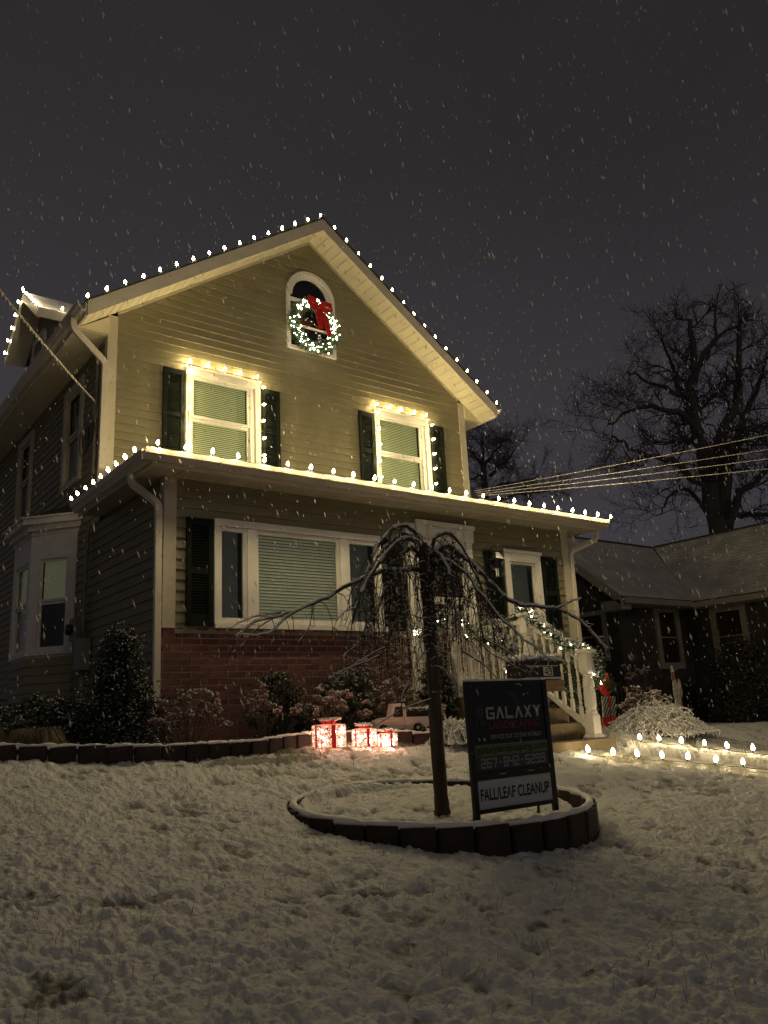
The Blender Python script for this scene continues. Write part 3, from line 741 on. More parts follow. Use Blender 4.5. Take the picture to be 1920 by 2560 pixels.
for (z0_, z1_, e_) in ((3.50, 3.555, .03), (3.556, 3.63, .09), (3.631, 3.71, .16), (3.711, 3.735, .19)):
    part('cornice', MB().prism([(3.12, 2.95-e_*1.1), (2.70-e_, 3.52-e_*.5), (2.70-e_, 4.45+e_*.5), (3.12, 5.02+e_*1.1)], 'z', z0_, z1_), WHITE, bay)
part('bay_roof', MB().add([(3.12, 2.75, 3.737), (2.52, 3.42, 3.737), (2.52, 4.55, 3.737), (3.12, 5.2, 3.737), (3.12, 3.5, 3.98), (3.12, 4.5, 3.98)], [(0, 4, 1), (1, 4, 5, 2), (2, 5, 3), (0, 1, 2, 3)]), SHING, bay)
# meter and service pipes
mt_ = thing('electric_meter', 'grey electric meter box and conduit on the side wall left of the brick corner', 'meter', (3.05, 2.4, 1.6))
GREY = mat('meter_grey', (.24, .22, .19), .5, var=.1)
part('box', MB().box(2.99, 3.108, 2.22, 2.50, 1.64, 2.02), GREY, mt_); part('box', MB().box(3.0, 3.108, 2.56, 2.76, 2.02, 2.30), GREY, mt_)
part('dial', MB().tube([(2.94, 2.66, 2.16), (2.999, 2.66, 2.16)], .07, 14), GLASS, mt_, smooth=True)
part('pipe', MB().tube(bend([(3.05, 2.33, 3.47), (3.05, 2.33, 2.65), (3.06, 2.46, 2.45), (3.06, 2.46, 2.02)]), .026, 8), GREY, mt_, smooth=True)
part('pipe', MB().tube(bend([(3.05, 2.29, 3.47), (3.05, 2.36, 2.3), (3.06, 2.36, 2.02)]), .018, 8), GREY, mt_, smooth=True)
part('pipe', MB().tube([(3.06, 2.36, 1.65), (3.06, 2.36, .9)], .03, 8), GREY, mt_, smooth=True)
part('pipe', MB().tube([(3.07, 2.25, 5.7), (3.07, 2.25, 4.1)], .022, 8), GREY, mt_, smooth=True)

# ------------------------------------------------------------------ front steps with railings
st = thing('front_steps', 'concrete front steps with white turned railings up to the maroon door', 'steps', (6.9, -1.0, .42))
part('step', MB().box(6.12, 7.52, -1.98, -1.70, .20, .575), CONC, st)
part('step', MB().box(6.17, 7.44, -1.699, -1.42, .20, .745), CONC, st)
part('step', MB().box(6.17, 7.44, -1.419, -1.14, .20, .915), CONC, st)
part('landing', MB().box(6.17, 7.44, -1.139, -.03, .20, 1.085), CONC, st)
def newel(x, y, z0, z1, label=None):
    s = .062
    mb = MB()
    hgt = z1-z0
    mb.lathe([(s*2.05, 0), (s*2.0, .02), (s*1.42, .05)], 4, (x, y, z0), True)
    mb.lathe([(s*1.40, .051), (s*1.40, .24), (s*1.15, .27)], 4, (x, y, z0), True)
    mb.lathe([(.060, .271), (.068, .29), (.055, .31), (.066, .34), (.066, .50), (.058, .51), (.066, .525), (.058, .54), (.066, .555), (.064, hgt-.36), (.048, hgt-.31), (.058, hgt-.29), (.044, hgt-.275)], 12, (x, y, z0))
    mb.lathe([(s*1.05, hgt-.274), (s*1.40, hgt-.24), (s*1.40, hgt-.05)], 4, (x, y, z0), True)
    mb.lathe([(s*1.40, hgt-.049), (s*1.85, hgt-.03), (s*1.85, hgt-.005), (.02, hgt+.02)], 4, (x, y, z0), True)
    return part('newel_post', mb, WHITE, st, label)
newel(7.34, -1.83, .577, 1.545); newel(6.25, -1.70, .577, 1.60)
newel(7.34, -.98, 1.087, 2.06); newel(6.25, -.88, 1.087, 2.06)
bal_cache = {}
def baluster(x, y, z0, z1, par):
    h = round(z1-z0, 3)
    if h not in bal_cache:
        mb = MB(); s = .026
        mb.lathe([(s, 0), (s, .13), (.012, .155)], 4, (0, 0, 0), True)
        mb.lathe([(.012, .156), (.021, .18), (.013, .20), (.020, .24), (.017, h*.55), (.013, h*.6), (.02, h*.62), (.013, h*.65), (.016, h-.15), (.011, h-.12)], 8)
        mb.lathe([(s*.8, h-.119), (s, h-.10), (s, h)], 4, (0, 0, 0), True)
        bal_cache[h] = mb.mesh('baluster'); bal_cache[h].materials.append(WHITE)
    o = bpy.data.objects.new('baluster', bal_cache[h]); COL.objects.link(o); o.parent = par
    o.matrix_parent_inverse = Matrix.Translation(-BASE[st.name]) if par is st else Matrix.Identity(4); o.location = (x, y, z0)
def railing(x, ys, zt, zb, n):
    (ya, yb) = ys; 
    def hx(za0, za1, wx, h):
        return [(x-wx, ya, za0), (x+wx, ya, za0), (x+wx, yb, za1), (x-wx, yb, za1)], [(x-wx, ya, za0+h), (x+wx, ya, za0+h), (x+wx, yb, za1+h), (x-wx, yb, za1+h)]
    rail = part('railing', MB().hexa(*hx(zt[0], zt[1], .035, .05)), WHITE, st)
    part('bottom_rail', MB().hexa(*hx(zb[0], zb[1], .032, .055)), WHITE, rail)
    for i in range(n):
        t = (i+.6)/(n+.2); y = ya+(yb-ya)*t
        baluster(x, y, zb[0]+(zb[1]-zb[0])*t+.056, zt[0]+(zt[1]-zt[0])*t-.002, rail)
railing(7.34, (-1.05, -1.76), (1.88, 1.42), (1.19, .68), 6)
railing(6.25, (-.95, -1.63), (1.88, 1.44), (1.16, .74), 6)
railing(6.25, (-.06, -.82), (1.93, 1.93), (1.19, 1.19), 6)
railing(7.34, (-.06, -.92), (1.93, 1.93), (1.19, 1.19), 7)

# ------------------------------------------------------------------ string lights
def bulb_mesh(m_, s=1.0):
    mb = MB(); mb.lathe([(.008*s, 0), (.0145*s, .010*s), (.0175*s, .023*s), (.014*s, .038*s), (.007*s, .051*s), (.002*s, .058*s)], 8)
    me = mb.mesh('bulb', True); me.materials.append(m_); return me
BM = bulb_mesh(BULB); BMP = bulb_mesh(mat('bulb_gutter', (1, .9, .7), .3, emit=(1.0, .80, .42), es=BULB_E*3.1)); BMW = bulb_mesh(BULBW, 1.2); BMR = bulb_mesh(BULBR)
def light_string(label, pts, dirs, bm, wire_pts=None, base=None, wr=.0035, socket=True):
    base = base or pts[0]
    t = thing('light_string', label, 'string lights', base, 'warm white bulb strings on and before the house')
    wp = wire_pts or pts
    mb = MB()
    fine = []
    for a, b in zip(wp[:-1], wp[1:]):
        for i in range(4):
            q = Vector(a).lerp(Vector(b), i/4); q.z -= .008*math.sin(math.pi*i/4); fine.append(q)
    fine.append(Vector(wp[-1])); mb.tube(fine, wr, 4)
    for p, d in zip(pts, dirs):
        d = Vector(d).normalized(); mb.tube([Vector(p)-d*.004, Vector(p)+d*.026], .0095, 6)
    part('wire', mb, WIRE, t)
    for p, d in zip(pts, dirs):
        d = Vector(d).normalized()
        d = (d+Vector((random.uniform(-.22, .22), random.uniform(-.18, .18), random.uniform(-.06, .06)))).normalized()
        o = bpy.data.objects.new('bulb', bm); COL.objects.link(o); o.parent = t; o.matrix_parent_inverse = Matrix.Translation(-Vector(base))
        o.location = Vector(p)+d*.022; o.rotation_euler = d.to_track_quat('Z', 'Y').to_euler(); o.scale = [random.uniform(.88, 1.08)]*3
    return t
# gable rakes
P = []; n1 = 16
for i in range(n1): 
    x = EX0-.02+(6.25-EX0)*i/(n1-1); P.append((x, YF-.02, rz(x)+.185))
n2 = 17
for i in range(1, n2):
    x = 6.27+(EX1+.02-6.27)*i/(n2-1); P.append((x, YF-.02, rz(x)+.185))
light_string('bulbs along both sloping edges of the front gable roof', P, [(0, -.1, 1)]*len(P), BMR, base=(6.27, YF, 8.6))
# porch gutter
P = [(PX0-.118, y, PZ+.122) for y in np.linspace(1.95, -.15, 9)]; D = [(-.30, 0, 1)]*9
P2 = [(x, PY-.166, PZ+.112) for x in np.linspace(2.83, 9.93, 25)]
light_string('bulbs clipped along the long front gutter above the porch wall', P2, [(0, -.10, 1)]*25, BMP)
light_string('bulbs clipped along the short left side gutter of the porch roof', P, D, bulb_mesh(mat('bulb_side', (1, .9, .7), .3, emit=(1.0, .78, .38), es=BULB_E*.22)))
# upper windows
def wstring(q, lab):
    x0, x1, z0, z1 = q; y = 1.945
    L = [(x0+.02, y-.03, z) for z in np.arange(4.55, z1-.1, .27)]; DL = [(-.25, -1, .3)]*len(L)
    T = [(x, y-.02, z1+.03) for x in np.linspace(x0+.03, x1-.08, 5)]; DT = [(0, -.3, 1)]*5
    Rr = [(x1-.012, y-.035, z) for z in np.arange(z1-.10, 4.45, -.26)]; DR_ = [(.55, -1, .15)]*len(Rr)
    light_string(lab, L+T+Rr, DL+DT+DR_, BM)
wstring(W1, 'bulbs framing the upper left window with its faintly glowing blind'); wstring(W2, 'bulbs framing the upper right window under the gable')
# dormer
P = [(DX-.01, y, dz_(y, .09)) for y in np.linspace(6.62, 5.57, 6)]+[(DX-.01, y, dz_(y, .09)) for y in np.linspace(5.41, 4.49, 6)]+[(x, 4.46, 7.42) for x in (3.15, 3.5, 3.85, 4.2)]
light_string('bulbs along the small side dormer roof at the far left', P, [(-.2, 0, 1)]*12+[(0, -.2, 1)]*4, BMR)
# path
def gz(x, y): return float(g0(x, y))
def path_pts(poly, s0, n, sp):
    out = []; d = 0; seglen = []
    tot = 0; k = 0; poly = [Vector((*p, 0)) for p in poly]
    for i in range(n):
        s = s0+i*sp; q = None
        for a, b in zip(poly[:-1], poly[1:]):
            L = (b-a).length
            if s <= L: q = a+(b-a)*(s/L); break
            s -= L
        if q is None: break
        out.append(q)
    return out
nearp = path_pts([(6.78, -2.19), (7.2, -2.43), (7.65, -2.69), (8.13, -3.30), (9.4, -5.4), (10.5, -7.2)], 0, 16, .262)
farp = path_pts([(7.85, -2.06), (8.13, -2.15), (8.56, -2.46), (8.86, -2.86), (9.9, -4.4), (11.1, -6.6)], 0, 15, .252)
light_string('row of staked bulbs along the lawn edge of the front walk', [(q.x, q.y, gz(q.x, q.y)+.028) for q in nearp], [(0, 0, 1)]*len(nearp), BMW)
light_string('row of staked bulbs on the snowy bank beyond the front walk', [(q.x, q.y, gz(q.x, q.y)+.085) for q in farp], [(0, 0, 1)]*len(farp), BMW)

# ------------------------------------------------------------------ wreaths and garlands
def sprigs(points, radius, n, ln=.05, rng=RNG):
    # needles radiating from a centre line: returns segment arrays
    pts = np.array(points, float); idx = rng.uniform(0, len(pts)-1.001, n); i0 = idx.astype(int); f = (idx-i0)[:, None]
    c = pts[i0]*(1-f)+pts[i0+1]*f
    d = rng.normal(size=(n, 3)); d /= np.linalg.norm(d, axis=1, keepdims=True)
    a = c+d*radius*rng.uniform(.1, .95, (n, 1)); b = a+d*ln*rng.uniform(.5, 1.1, (n, 1))+rng.normal(size=(n, 3))*ln*.3
    return c, d, a, b
def bow(parent_t, c, s, m_=None):
    c = Vector(c); mb = MB()
    def ribbon(pts, w_, wv=Vector((0, .3, 1))):
        o = len(mb.v); pts = [c+Vector(p)*s for p in pts]; k = len(pts)
        for i, p in enumerate(pts):
            t = (pts[min(i+1, k-1)]-pts[max(i-1, 0)]).normalized(); sd_ = t.cross(Vector((0, -1, 0)))
            if sd_.length < .2: sd_ = Vector((0, 0, 1))
            sd_.normalize(); ww = w_*s*(1 if i else .45)
            for e_ in (-1, 1):
                for dy in (-.012*s, .012*s): mb.v.append(tuple(p+sd_*ww*e_+Vector((0, dy, 0))))
        for i in range(k-1):
            a = o+i*4; b = a+4
            mb.f += [(a, a+2, b+2, b), (a+1, b+1, b+3, a+3), (a, b, b+1, a+1), (a+2, a+3, b+3, b+2)]
    ribbon([(0, 0, 0), (-.35, -.10, .28), (-.62, -.18, .30), (-.66, -.2, .02), (-.45, -.12, -.14), (0, 0, 0)], .17)
    ribbon([(0, 0, 0), (.30, -.10, .22), (.6, -.18, .18), (.66, -.2, -.05), (.42, -.12, -.18), (0, 0, 0)], .16)
    ribbon([(0, 0, 0), (-.10, -.08, -.45), (-.04, -.12, -.95), (.08, -.10, -1.30)], .15)
    ribbon([(0, 0, 0), (.22, -.08, -.5), (.42, -.12, -1.05), (.62, -.10, -1.55)], .17)
    o = part('bow', mb, m_ or RED, parent_t)
    part('knot', octa_mesh('knot', [c+Vector((0, -.04*s, 0))], .10*s), m_ or RED, parent_t)
    return o
wt_ = thing('wreath', 'lit evergreen wreath with big red bow on the arched gable window', 'wreath', (6.30, 1.90, 6.92))
cw = [(6.25+.37*math.cos(t), 1.87, 6.84+.37*math.sin(t)) for t in np.linspace(0, 2*math.pi, 60)]
c_, d_, a_, b_ = sprigs(cw, .115, 6500, .042)
part('needles', seg_mesh('needles', a_, b_, .0035, .0015, 3), GREEN, wt_, kind='stuff')
part('ring', MB().tube(cw, .05, 8), GREEN, wt_)
c2, d2, a2, b2 = sprigs(cw, .14, 150, .01); a2[:, 1] = np.minimum(a2[:, 1], 1.86)-.03
part('lights', octa_mesh('lights', a2, .0100), MINI, wt_, kind='stuff')
bow(wt_, (6.26, 1.74, 7.13), .29)
dwr = thing('wreath', 'small dark evergreen wreath hanging on the front door', 'wreath', (6.95, -.06, 2.72))
cw2 = [(6.95+.17*math.cos(t), -.07, 2.72+.17*math.sin(t)) for t in np.linspace(0, 2*math.pi, 40)]
_, _, a_, b_ = sprigs(cw2, .06, 1500, .03); part('needles', seg_mesh('needles', a_, b_, .003, .0015, 3), GREEN, dwr, kind='stuff')
part('berries', octa_mesh('berries', [(6.95+.18*math.cos(t), -.13, 2.72+.18*math.sin(t)) for t in np.linspace(0, 6, 12)], .013), RED, dwr)
def garland(label, pts, r, n, nl, ns):
    t = thing('garland', label, 'garland', pts[0], 'snowy lit garlands on the step railings')
    fine = []; 
    for a, b in zip(pts[:-1], pts[1:]):
        for i in range(6): fine.append(tuple(Vector(a).lerp(Vector(b), i/6)))
    fine.append(pts[-1])
    _, d1, a1, b1 = sprigs(fine, r, n, .05); part('needles', seg_mesh('needles', a1, b1, .004, .002, 3), GREEN, t, kind='stuff')
    part('core', MB().tube(fine, r*.35, 6), GREEN, t)
    _, d2, a2, b2 = sprigs(fine, r*1.05, nl, .01); part('lights', octa_mesh('lights', a2, .0095), MINI, t, kind='stuff')
    cc, d3, a3, b3 = sprigs(fine, r, ns, .02); a3[:, 2] = cc[:, 2]+np.abs(d3[:, 2])*r*.9+.01
    part('snow', octa_mesh('snow', a3, .020, .6, smooth=True), SNOW, t, kind='stuff')
garland('snowy garland winding down the right step railing to the corner newel post', [(7.34, -.3, 1.99), (7.36, -.6, 1.93), (7.34, -.98, 2.10), (7.34, -1.15, 1.92), (7.34, -1.38, 1.76), (7.30, -1.6, 1.61), (7.34, -1.76, 1.56), (7.43, -1.87, 1.46), (7.46, -1.87, 1.30), (7.43, -1.89, 1.18)], .085, 2600, 60, 900)
garland('snowy garland winding over the left step railing and down the newel behind the sign', [(6.25, -.15, 1.98), (6.2, -.4, 1.80), (6.25, -.7, 2.02), (6.25, -.95, 1.98), (6.25, -1.25, 1.75), (6.22, -1.5, 1.62), (6.22, -1.76, 1.60), (6.2, -1.78, 1.35), (6.3, -1.80, 1.15), (6.25, -1.84, 1.0)], .085, 2600, 70, 800)
garland('short garland on the landing rail against the wall under the right window', [(6.9, -.1, 1.95), (7.1, -.12, 1.84), (7.4, -.12, 1.97)], .06, 700, 8, 160)
# lantern
ln_ = thing('porch_lantern', 'black metal lantern hanging before the shutter right of the door', 'lantern', (7.77, -.15, 2.62))
part('frame', MB().lathe([(.075, 0), (.085, .02)], 4, (7.77, -.15, 2.64), True).lathe([(.10, .25), (.11, .265), (.03, .37), (.012, .39)], 4, (7.77, -.15, 2.64), True), BLACK, ln_)
mb = MB()
for i in range(4):
    th = math.pi/4+i*math.pi/2; mb.tube([(7.77+.075*math.cos(th), -.15+.075*math.sin(th), 2.66), (7.77+.092*math.cos(th), -.15+.092*math.sin(th), 2.89)], .006, 4)
mb.tube(bend([(7.77, -.15, 3.03), (7.80, -.15, 3.07), (7.77, -.13, 3.11), (7.74, -.11, 3.07), (7.76, -.02, 3.05)]), .006, 5)
part('cage', mb, BLACK, ln_); part('candle', MB().lathe([(.02, 0), (.02, .12)], 8, (7.77, -.15, 2.66)), WHITE, ln_)
part('glass', MB().lathe([(.062, .02), (.078, .24)], 4, (7.77, -.15, 2.645), True), clear_glass(), ln_)

# ------------------------------------------------------------------ edging stones
def block_mesh(w_, h_, d_, nm):
    mb = MB(); c = .012
    pts = [(-w_/2+c, -d_/2), (w_/2-c, -d_/2), (w_/2, -d_/2+c), (w_/2, d_/2), (-w_/2, d_/2), (-w_/2, -d_/2+c)]
    mb.prism(pts, 'z', 0, h_); me = mb.mesh(nm); me.materials.append(EDGE); return me
ring = thing('planter_ring', 'round ring of upright edging stones capped with snow around the weeping tree', 'planter edging', (RC[0], RC[1], .2))
NB = 30; bl = block_mesh(2*math.pi*RR/NB-.008, .20, .075, 'edging_block')
for i in range(NB):
    th = 2*math.pi*(i+.5)/NB; x = RC[0]+RR*math.cos(th); y = RC[1]+RR*math.sin(th)
    o = bpy.data.objects.new('edging_block', bl); COL.objects.link(o); o.parent = ring; o.matrix_parent_inverse = WM[ring.name].inverted()
    o.location = (x, y, .40+.05*(y-RC[1])-.20+random.uniform(-.006, .006)-.012); o.rotation_euler = (random.uniform(-.03, .03), random.uniform(-.03, .03), th+math.pi/2+random.uniform(-.03, .03))
rp = [(RC[0]+RR*math.cos(t)+random.uniform(-.006, .006), RC[1]+RR*math.sin(t), .392+.05*RR*math.sin(t)) for t in np.linspace(0, 2*math.pi, 90)]
mb = MB(); mb.tube(rp, [.024*random.uniform(.6, 1.25) for _ in rp], 8)
mb.v = [(a+random.uniform(-.004, .004), b+random.uniform(-.004, .004), c+random.uniform(-.004, .004)) for a, b, c in mb.v]
part('snow', mb, SNOW, ring, smooth=True)
bedg = thing('garden_edging', 'long curved row of low edging stones in front of the planting bed', 'garden edging', (3.3, -1.6, .68))
EP = [(-3.2, -1.2), (0, -1.30), (1.39, -1.38), (1.9, -1.50), (2.45, -1.60), (2.82, -1.58), (3.34, -1.52), (3.81, -1.33), (4.2, -1.16), (4.6, -1.15), (4.97, -1.28), (5.3, -1.48), (5.6, -1.50)]
bl2 = block_mesh(.192, .16, .06, 'edging_block'); tot = path_pts(EP, .0, 60, .20)
tops = []
for i, q in enumerate(tot):
    q2 = tot[min(i+1, len(tot)-1)]; q1 = tot[max(i-1, 0)]; a = math.atan2(q2.y-q1.y, q2.x-q1.x)
    o = bpy.data.objects.new('edging_block', bl2); COL.objects.link(o); o.parent = bedg; o.matrix_parent_inverse = WM[bedg.name].inverted()
    zz = gz(q.x, q.y)-.055+random.uniform(-.008, .008); o.location = (q.x, q.y, zz); o.rotation_euler = (random.uniform(-.04, .04), random.uniform(-.03, .03), a)
    tops.append((q.x, q.y, zz+.16))
part('snow', rough_strip(tops, .022, .006), SNOW, bedg, smooth=True)

# ------------------------------------------------------------------ weeping tree
LIMBS = [
 [(3.56,-3.59,1.93),(3.51,-3.60,2.09),(3.42,-3.58,2.13),(3.31,-3.56,2.07),(3.18,-3.51,1.92),(3.08,-3.48,1.76),(3.00,-3.47,1.55)],
 [(3.56,-3.59,1.93),(3.43,-3.50,1.92),(3.29,-3.41,1.92),(3.13,-3.30,1.84),(2.95,-3.18,1.74),(2.81,-3.09,1.68),(2.70,-3.02,1.64),(2.58,-2.94,1.61),(2.47,-2.87,1.52)],
 [(2.95,-3.18,1.74),(2.76,-3.11,1.65),(2.64,-3.10,1.55),(2.54,-3.10,1.51),(2.40,-3.07,1.51)],
 [(2.72,-3.04,1.67),(2.66,-2.92,1.66),(2.60,-2.80,1.65),(2.54,-2.67,1.60)],
 [(3.56,-3.59,1.99),(3.54,-3.52,2.14),(3.50,-3.44,2.20),(3.48,-3.37,2.18),(3.42,-3.27,2.09),(3.39,-3.19,1.99),(3.37,-3.13,1.77)],
 [(3.57,-3.60,1.99),(3.67,-3.67,2.08),(3.75,-3.73,2.02),(3.82,-3.77,1.95),(3.90,-3.83,1.83),(3.99,-3.89,1.71),(4.07,-3.95,1.65),(4.18,-4.03,1.63),(4.28,-4.10,1.61),(4.38,-4.17,1.54),(4.46,-4.23,1.44),(4.54,-4.28,1.30)],
 [(4.27,-4.09,1.61),(4.32,-4.16,1.64),(4.38,-4.23,1.67)],
 [(3.57,-3.60,1.96),(3.68,-3.62,2.06),(3.79,-3.64,2.00),(3.91,-3.67,1.86),(4.00,-3.68,1.66),(4.09,-3.68,1.46)],
 [(3.57,-3.60,1.93),(3.63,-3.70,1.97),(3.71,-3.81,1.88),(3.75,-3.90,1.73),(3.82,-4.00,1.56),(3.90,-4.12,1.39),(4.00,-4.25,1.25)],
 [(3.58,-3.61,2.04),(3.69,-3.63,2.12),(3.80,-3.65,2.22)],
 [(3.54,-3.58,2.07),(3.52,-3.56,2.18),(3.50,-3.55,2.22)],
 [(3.55,-3.58,1.96),(3.52,-3.50,2.09),(3.48,-3.40,2.02),(3.47,-3.33,1.83),(3.47,-3.27,1.58)],
 [(3.55,-3.58,1.90),(3.49,-3.47,1.95),(3.44,-3.37,1.88),(3.39,-3.27,1.75),(3.37,-3.19,1.59),(3.33,-3.09,1.48),(3.26,-2.98,1.38)],
 [(3.56,-3.59,1.99),(3.57,-3.69,2.03),(3.58,-3.79,1.90),(3.55,-3.86,1.67),(3.49,-3.92,1.41)],
 [(3.56,-3.59,2.00),(3.50,-3.55,2.19),(3.40,-3.50,2.23),(3.30,-3.42,2.12),(3.22,-3.36,1.92),(3.18,-3.33,1.70)],
 [(3.57,-3.60,2.00),(3.64,-3.64,2.16),(3.74,-3.70,2.15),(3.83,-3.72,2.00),(3.90,-3.76,1.80),(3.94,-3.80,1.55)],
]
LR = [.021, .017, .010, .007, .018, .020, .008, .017, .016, .007, .006, .016, .015, .013, .016, .016]
def smooth_path(pts, k=4, jit=.0):
    P = [Vector(p) for p in pts]; out = []
    for i in range(len(P)-1):
        p0 = P[max(i-1, 0)]; p1 = P[i]; p2 = P[i+1]; p3 = P[min(i+2, len(P)-1)]
        for j in range(k):
            t = j/k; q = .5*((2*p1)+(-p0+p2)*t+(2*p0-5*p1+4*p2-p3)*t*t+(-p0+3*p1-3*p2+p3)*t**3)
            if i+j > 0 and jit: q += Vector([random.gauss(0, jit) for _ in range(3)])
            out.append(q)
    out.append(P[-1]); return out
wtree = thing('weeping_cherry_tree', 'bare weeping tree dusted with snow standing in the stone ring', 'tree', (3.56, -3.59, .34))
trk = [(3.56, -3.59, .30), (3.562, -3.592, .40), (3.558, -3.588, .8), (3.563, -3.59, 1.3), (3.556, -3.588, 1.7), (3.558, -3.588, 1.95), (3.556, -3.587, 2.11)]
trf = smooth_path(trk, 6, .0); rf = np.interp(np.linspace(0, 6, len(trf)), range(7), [.062, .049, .044, .041, .044, .050, .020])
tm = MB().tube(trf, [r_*random.uniform(.93, 1.07) for r_ in rf], 14); tm.v = [(a+random.uniform(-.002, .002), b+random.uniform(-.002, .002), c) for a, b, c in tm.v]
part('trunk', tm, BARK, wtree, smooth=True)
for kz, ka in ((.75, -2.2), (1.12, -1.4), (1.42, -2.8), (1.62, -.9), (1.80, -2.0), (1.88, -.2)): part('knot', MB().tube([(3.56+.030*math.cos(ka), -3.59+.030*math.sin(ka), kz), (3.56+.058*math.cos(ka), -3.59+.058*math.sin(ka), kz+.012)], [.022, .010], 8), BARK, wtree, smooth=True)
snowA, snowB, snowR = [], [], []
twA, twB, twRa, twRb = [], [], [], []
SP = []
def add_twig(pts, r0_, r1_, snow=1.0):
    k = len(pts)-1
    for i in range(k):
        a, b = pts[i], pts[i+1]; ra = r0_+(r1_-r0_)*i/k; rb = r0_+(r1_-r0_)*(i+1)/k
        twA.append(tuple(a)); twB.append(tuple(b)); twRa.append(ra); twRb.append(rb)
        d = (b-a).normalized()
        if abs(d.z) < .86 and random.random() < snow:
            up = Vector((0, 0, 1)); up = (up-d*d.z); off = up*(ra*.9)
            snowA.append(tuple(a+off)); snowB.append(tuple(b+off)); snowR.append(max(.0022, ra*.75)*random.uniform(.7, 1.3))
def spur(p, d, L):
    q = p+d*L*.5+Vector((0, 0, .2*L)); e_ = p+d*L
    add_twig([p, q, e_], .0016, .0011, .8)
    if random.random() < .9: SP.append(tuple(e_+Vector((0, 0, .002))))
def hang(p, L, drift):
    pts = [p.copy()]; q = p.copy(); n = max(4, int(L/.055)); v = Vector((drift.x, drift.y, .1)); ph = random.uniform(0, 6)
    for i in range(n):
        v = v*.80+Vector((0, 0, -.24))+Vector((random.gauss(0, .05), random.gauss(0, .05), 0))
        q = q+v.normalized()*(L/n); pts.append(q.copy())
        if i > 1 and random.random() < .52:
            a = random.uniform(0, 6.28); spur(q, Vector((math.cos(a), math.sin(a), random.uniform(-.3, .5))).normalized(), random.uniform(.012, .045))
    add_twig(pts, .0036, .0016, .5)
    return pts
for L_, r_ in zip(LIMBS, LR):
    sp = smooth_path(L_, 4, .004); n = len(sp)
    part('branch', MB().tube(sp, [r_*(1-.72*i/(n-1)) for i in range(n)], 8), BARK, wtree, smooth=True)
    for i in range(n-1):
        d = (sp[i+1]-sp[i]).normalized()
        if abs(d.z) < .9:
            rr_ = r_*(1-.72*i/(n-1)); up = Vector((0, 0, 1))-d*d.z
            snowA.append(tuple(sp[i]+up*rr_*.62)); snowB.append(tuple(sp[i+1]+up*rr_*.62)); snowR.append(rr_*.80*random.uniform(.7, 1.2)+.003)
    long_ = L_ is LIMBS[1] or L_ is LIMBS[5]
    for i in range(2, n):
        p = sp[i]
        if random.random() < .75:
            a = random.uniform(0, 6.28); spur(p, Vector((math.cos(a), math.sin(a), random.uniform(-.2, .7))).normalized(), random.uniform(.015, .05))
        cnt = 0
        if r_ > .0115:
            if long_: cnt = (random.random() < .9)+(random.random() < .5) if i < n*.30 else (random.random() < .32)
            else: cnt = (random.random() < .95)+(random.random() < .45)
        for _ in range(int(cnt)):
            a = random.uniform(0, 6.28); dr = Vector((math.cos(a), math.sin(a), 0))*random.uniform(.1, .5)
            low = 1.02+random.random()*.55 if not long_ else p.z-.14-random.random()*.22
            Lh = max(.12, p.z-low); hp = hang(p, Lh, dr)
            if random.random() < .45 and len(hp) > 6:
                j = random.randint(3, len(hp)-3); a = random.uniform(0, 6.28); hang(hp[j], Lh*random.uniform(.25, .5), Vector((math.cos(a), math.sin(a), 0))*.6)
# fine forks at the ends of the two long limbs, and a few low sprawling ones
for e_, dirv in (((2.70,-3.02,1.64), (-.8, .2, -.3)), ((2.60,-2.96,1.62), (-.9, -.3, -.35)), ((4.40,-4.18,1.52), (.5, -.5, -.6)), ((2.9,-3.15,1.71), (-.5, -.5, -.8)), ((3.14,-3.32,1.84), (-.3, .5, -.9))):
    q = Vector(e_); v = Vector(dirv); pts = [q.copy()]
    for i in range(7): v = v*.9+Vector((random.gauss(0, .12), random.gauss(0, .12), -.06)); q = q+v.normalized()*.045; pts.append(q.copy()); spur(q, Vector((random.gauss(0, 1), random.gauss(0, 1), random.gauss(0, .5))).normalized(), random.uniform(.02, .06))
    add_twig(pts, .005, .002, .9)
for st_, dv in (((3.28,-3.44,1.40), (-.8, .45, -.25)), ((3.20,-3.55,1.36), (-.9, .1, -.35)), ((3.66,-3.78,1.35), (.7, -.5, -.5)), ((3.52,-3.6,1.05), (-.75, .55, -.38)), ((3.40,-3.70,1.35), (-.7, -.1, -.7)), ((3.85,-3.7,1.45), (.7, -.3, -.5)), ((3.75,-3.9,1.42), (.8, -.4, -.3))):
    q = Vector(st_); v = Vector(dv); pts = [q.copy()]
    for i in range(9): v = v*.92+Vector((random.gauss(0, .1), random.gauss(0, .1), random.gauss(-.02, .06))); q = q+v.normalized()*.05; pts.append(q.copy()); (random.random() < .8) and spur(q, Vector((random.gauss(0, 1), random.gauss(0, 1), random.gauss(.2, .5))).normalized(), random.uniform(.02, .07))
    add_twig(pts, .006, .002, .95)
part('twigs', seg_mesh('twigs', twA, twB, twRa, twRb, 4), mat('twig_bark', (.030, .022, .017), .7, var=.3, vscale=30), wtree, kind='stuff')
part('snow', seg_mesh('snow', snowA, snowB, snowR, snowR, 5), SNOW, wtree, kind='stuff')
part('snow_buds', octa_mesh('snow_buds', SP, .0058, .8), WETSNOW, wtree, kind='stuff')

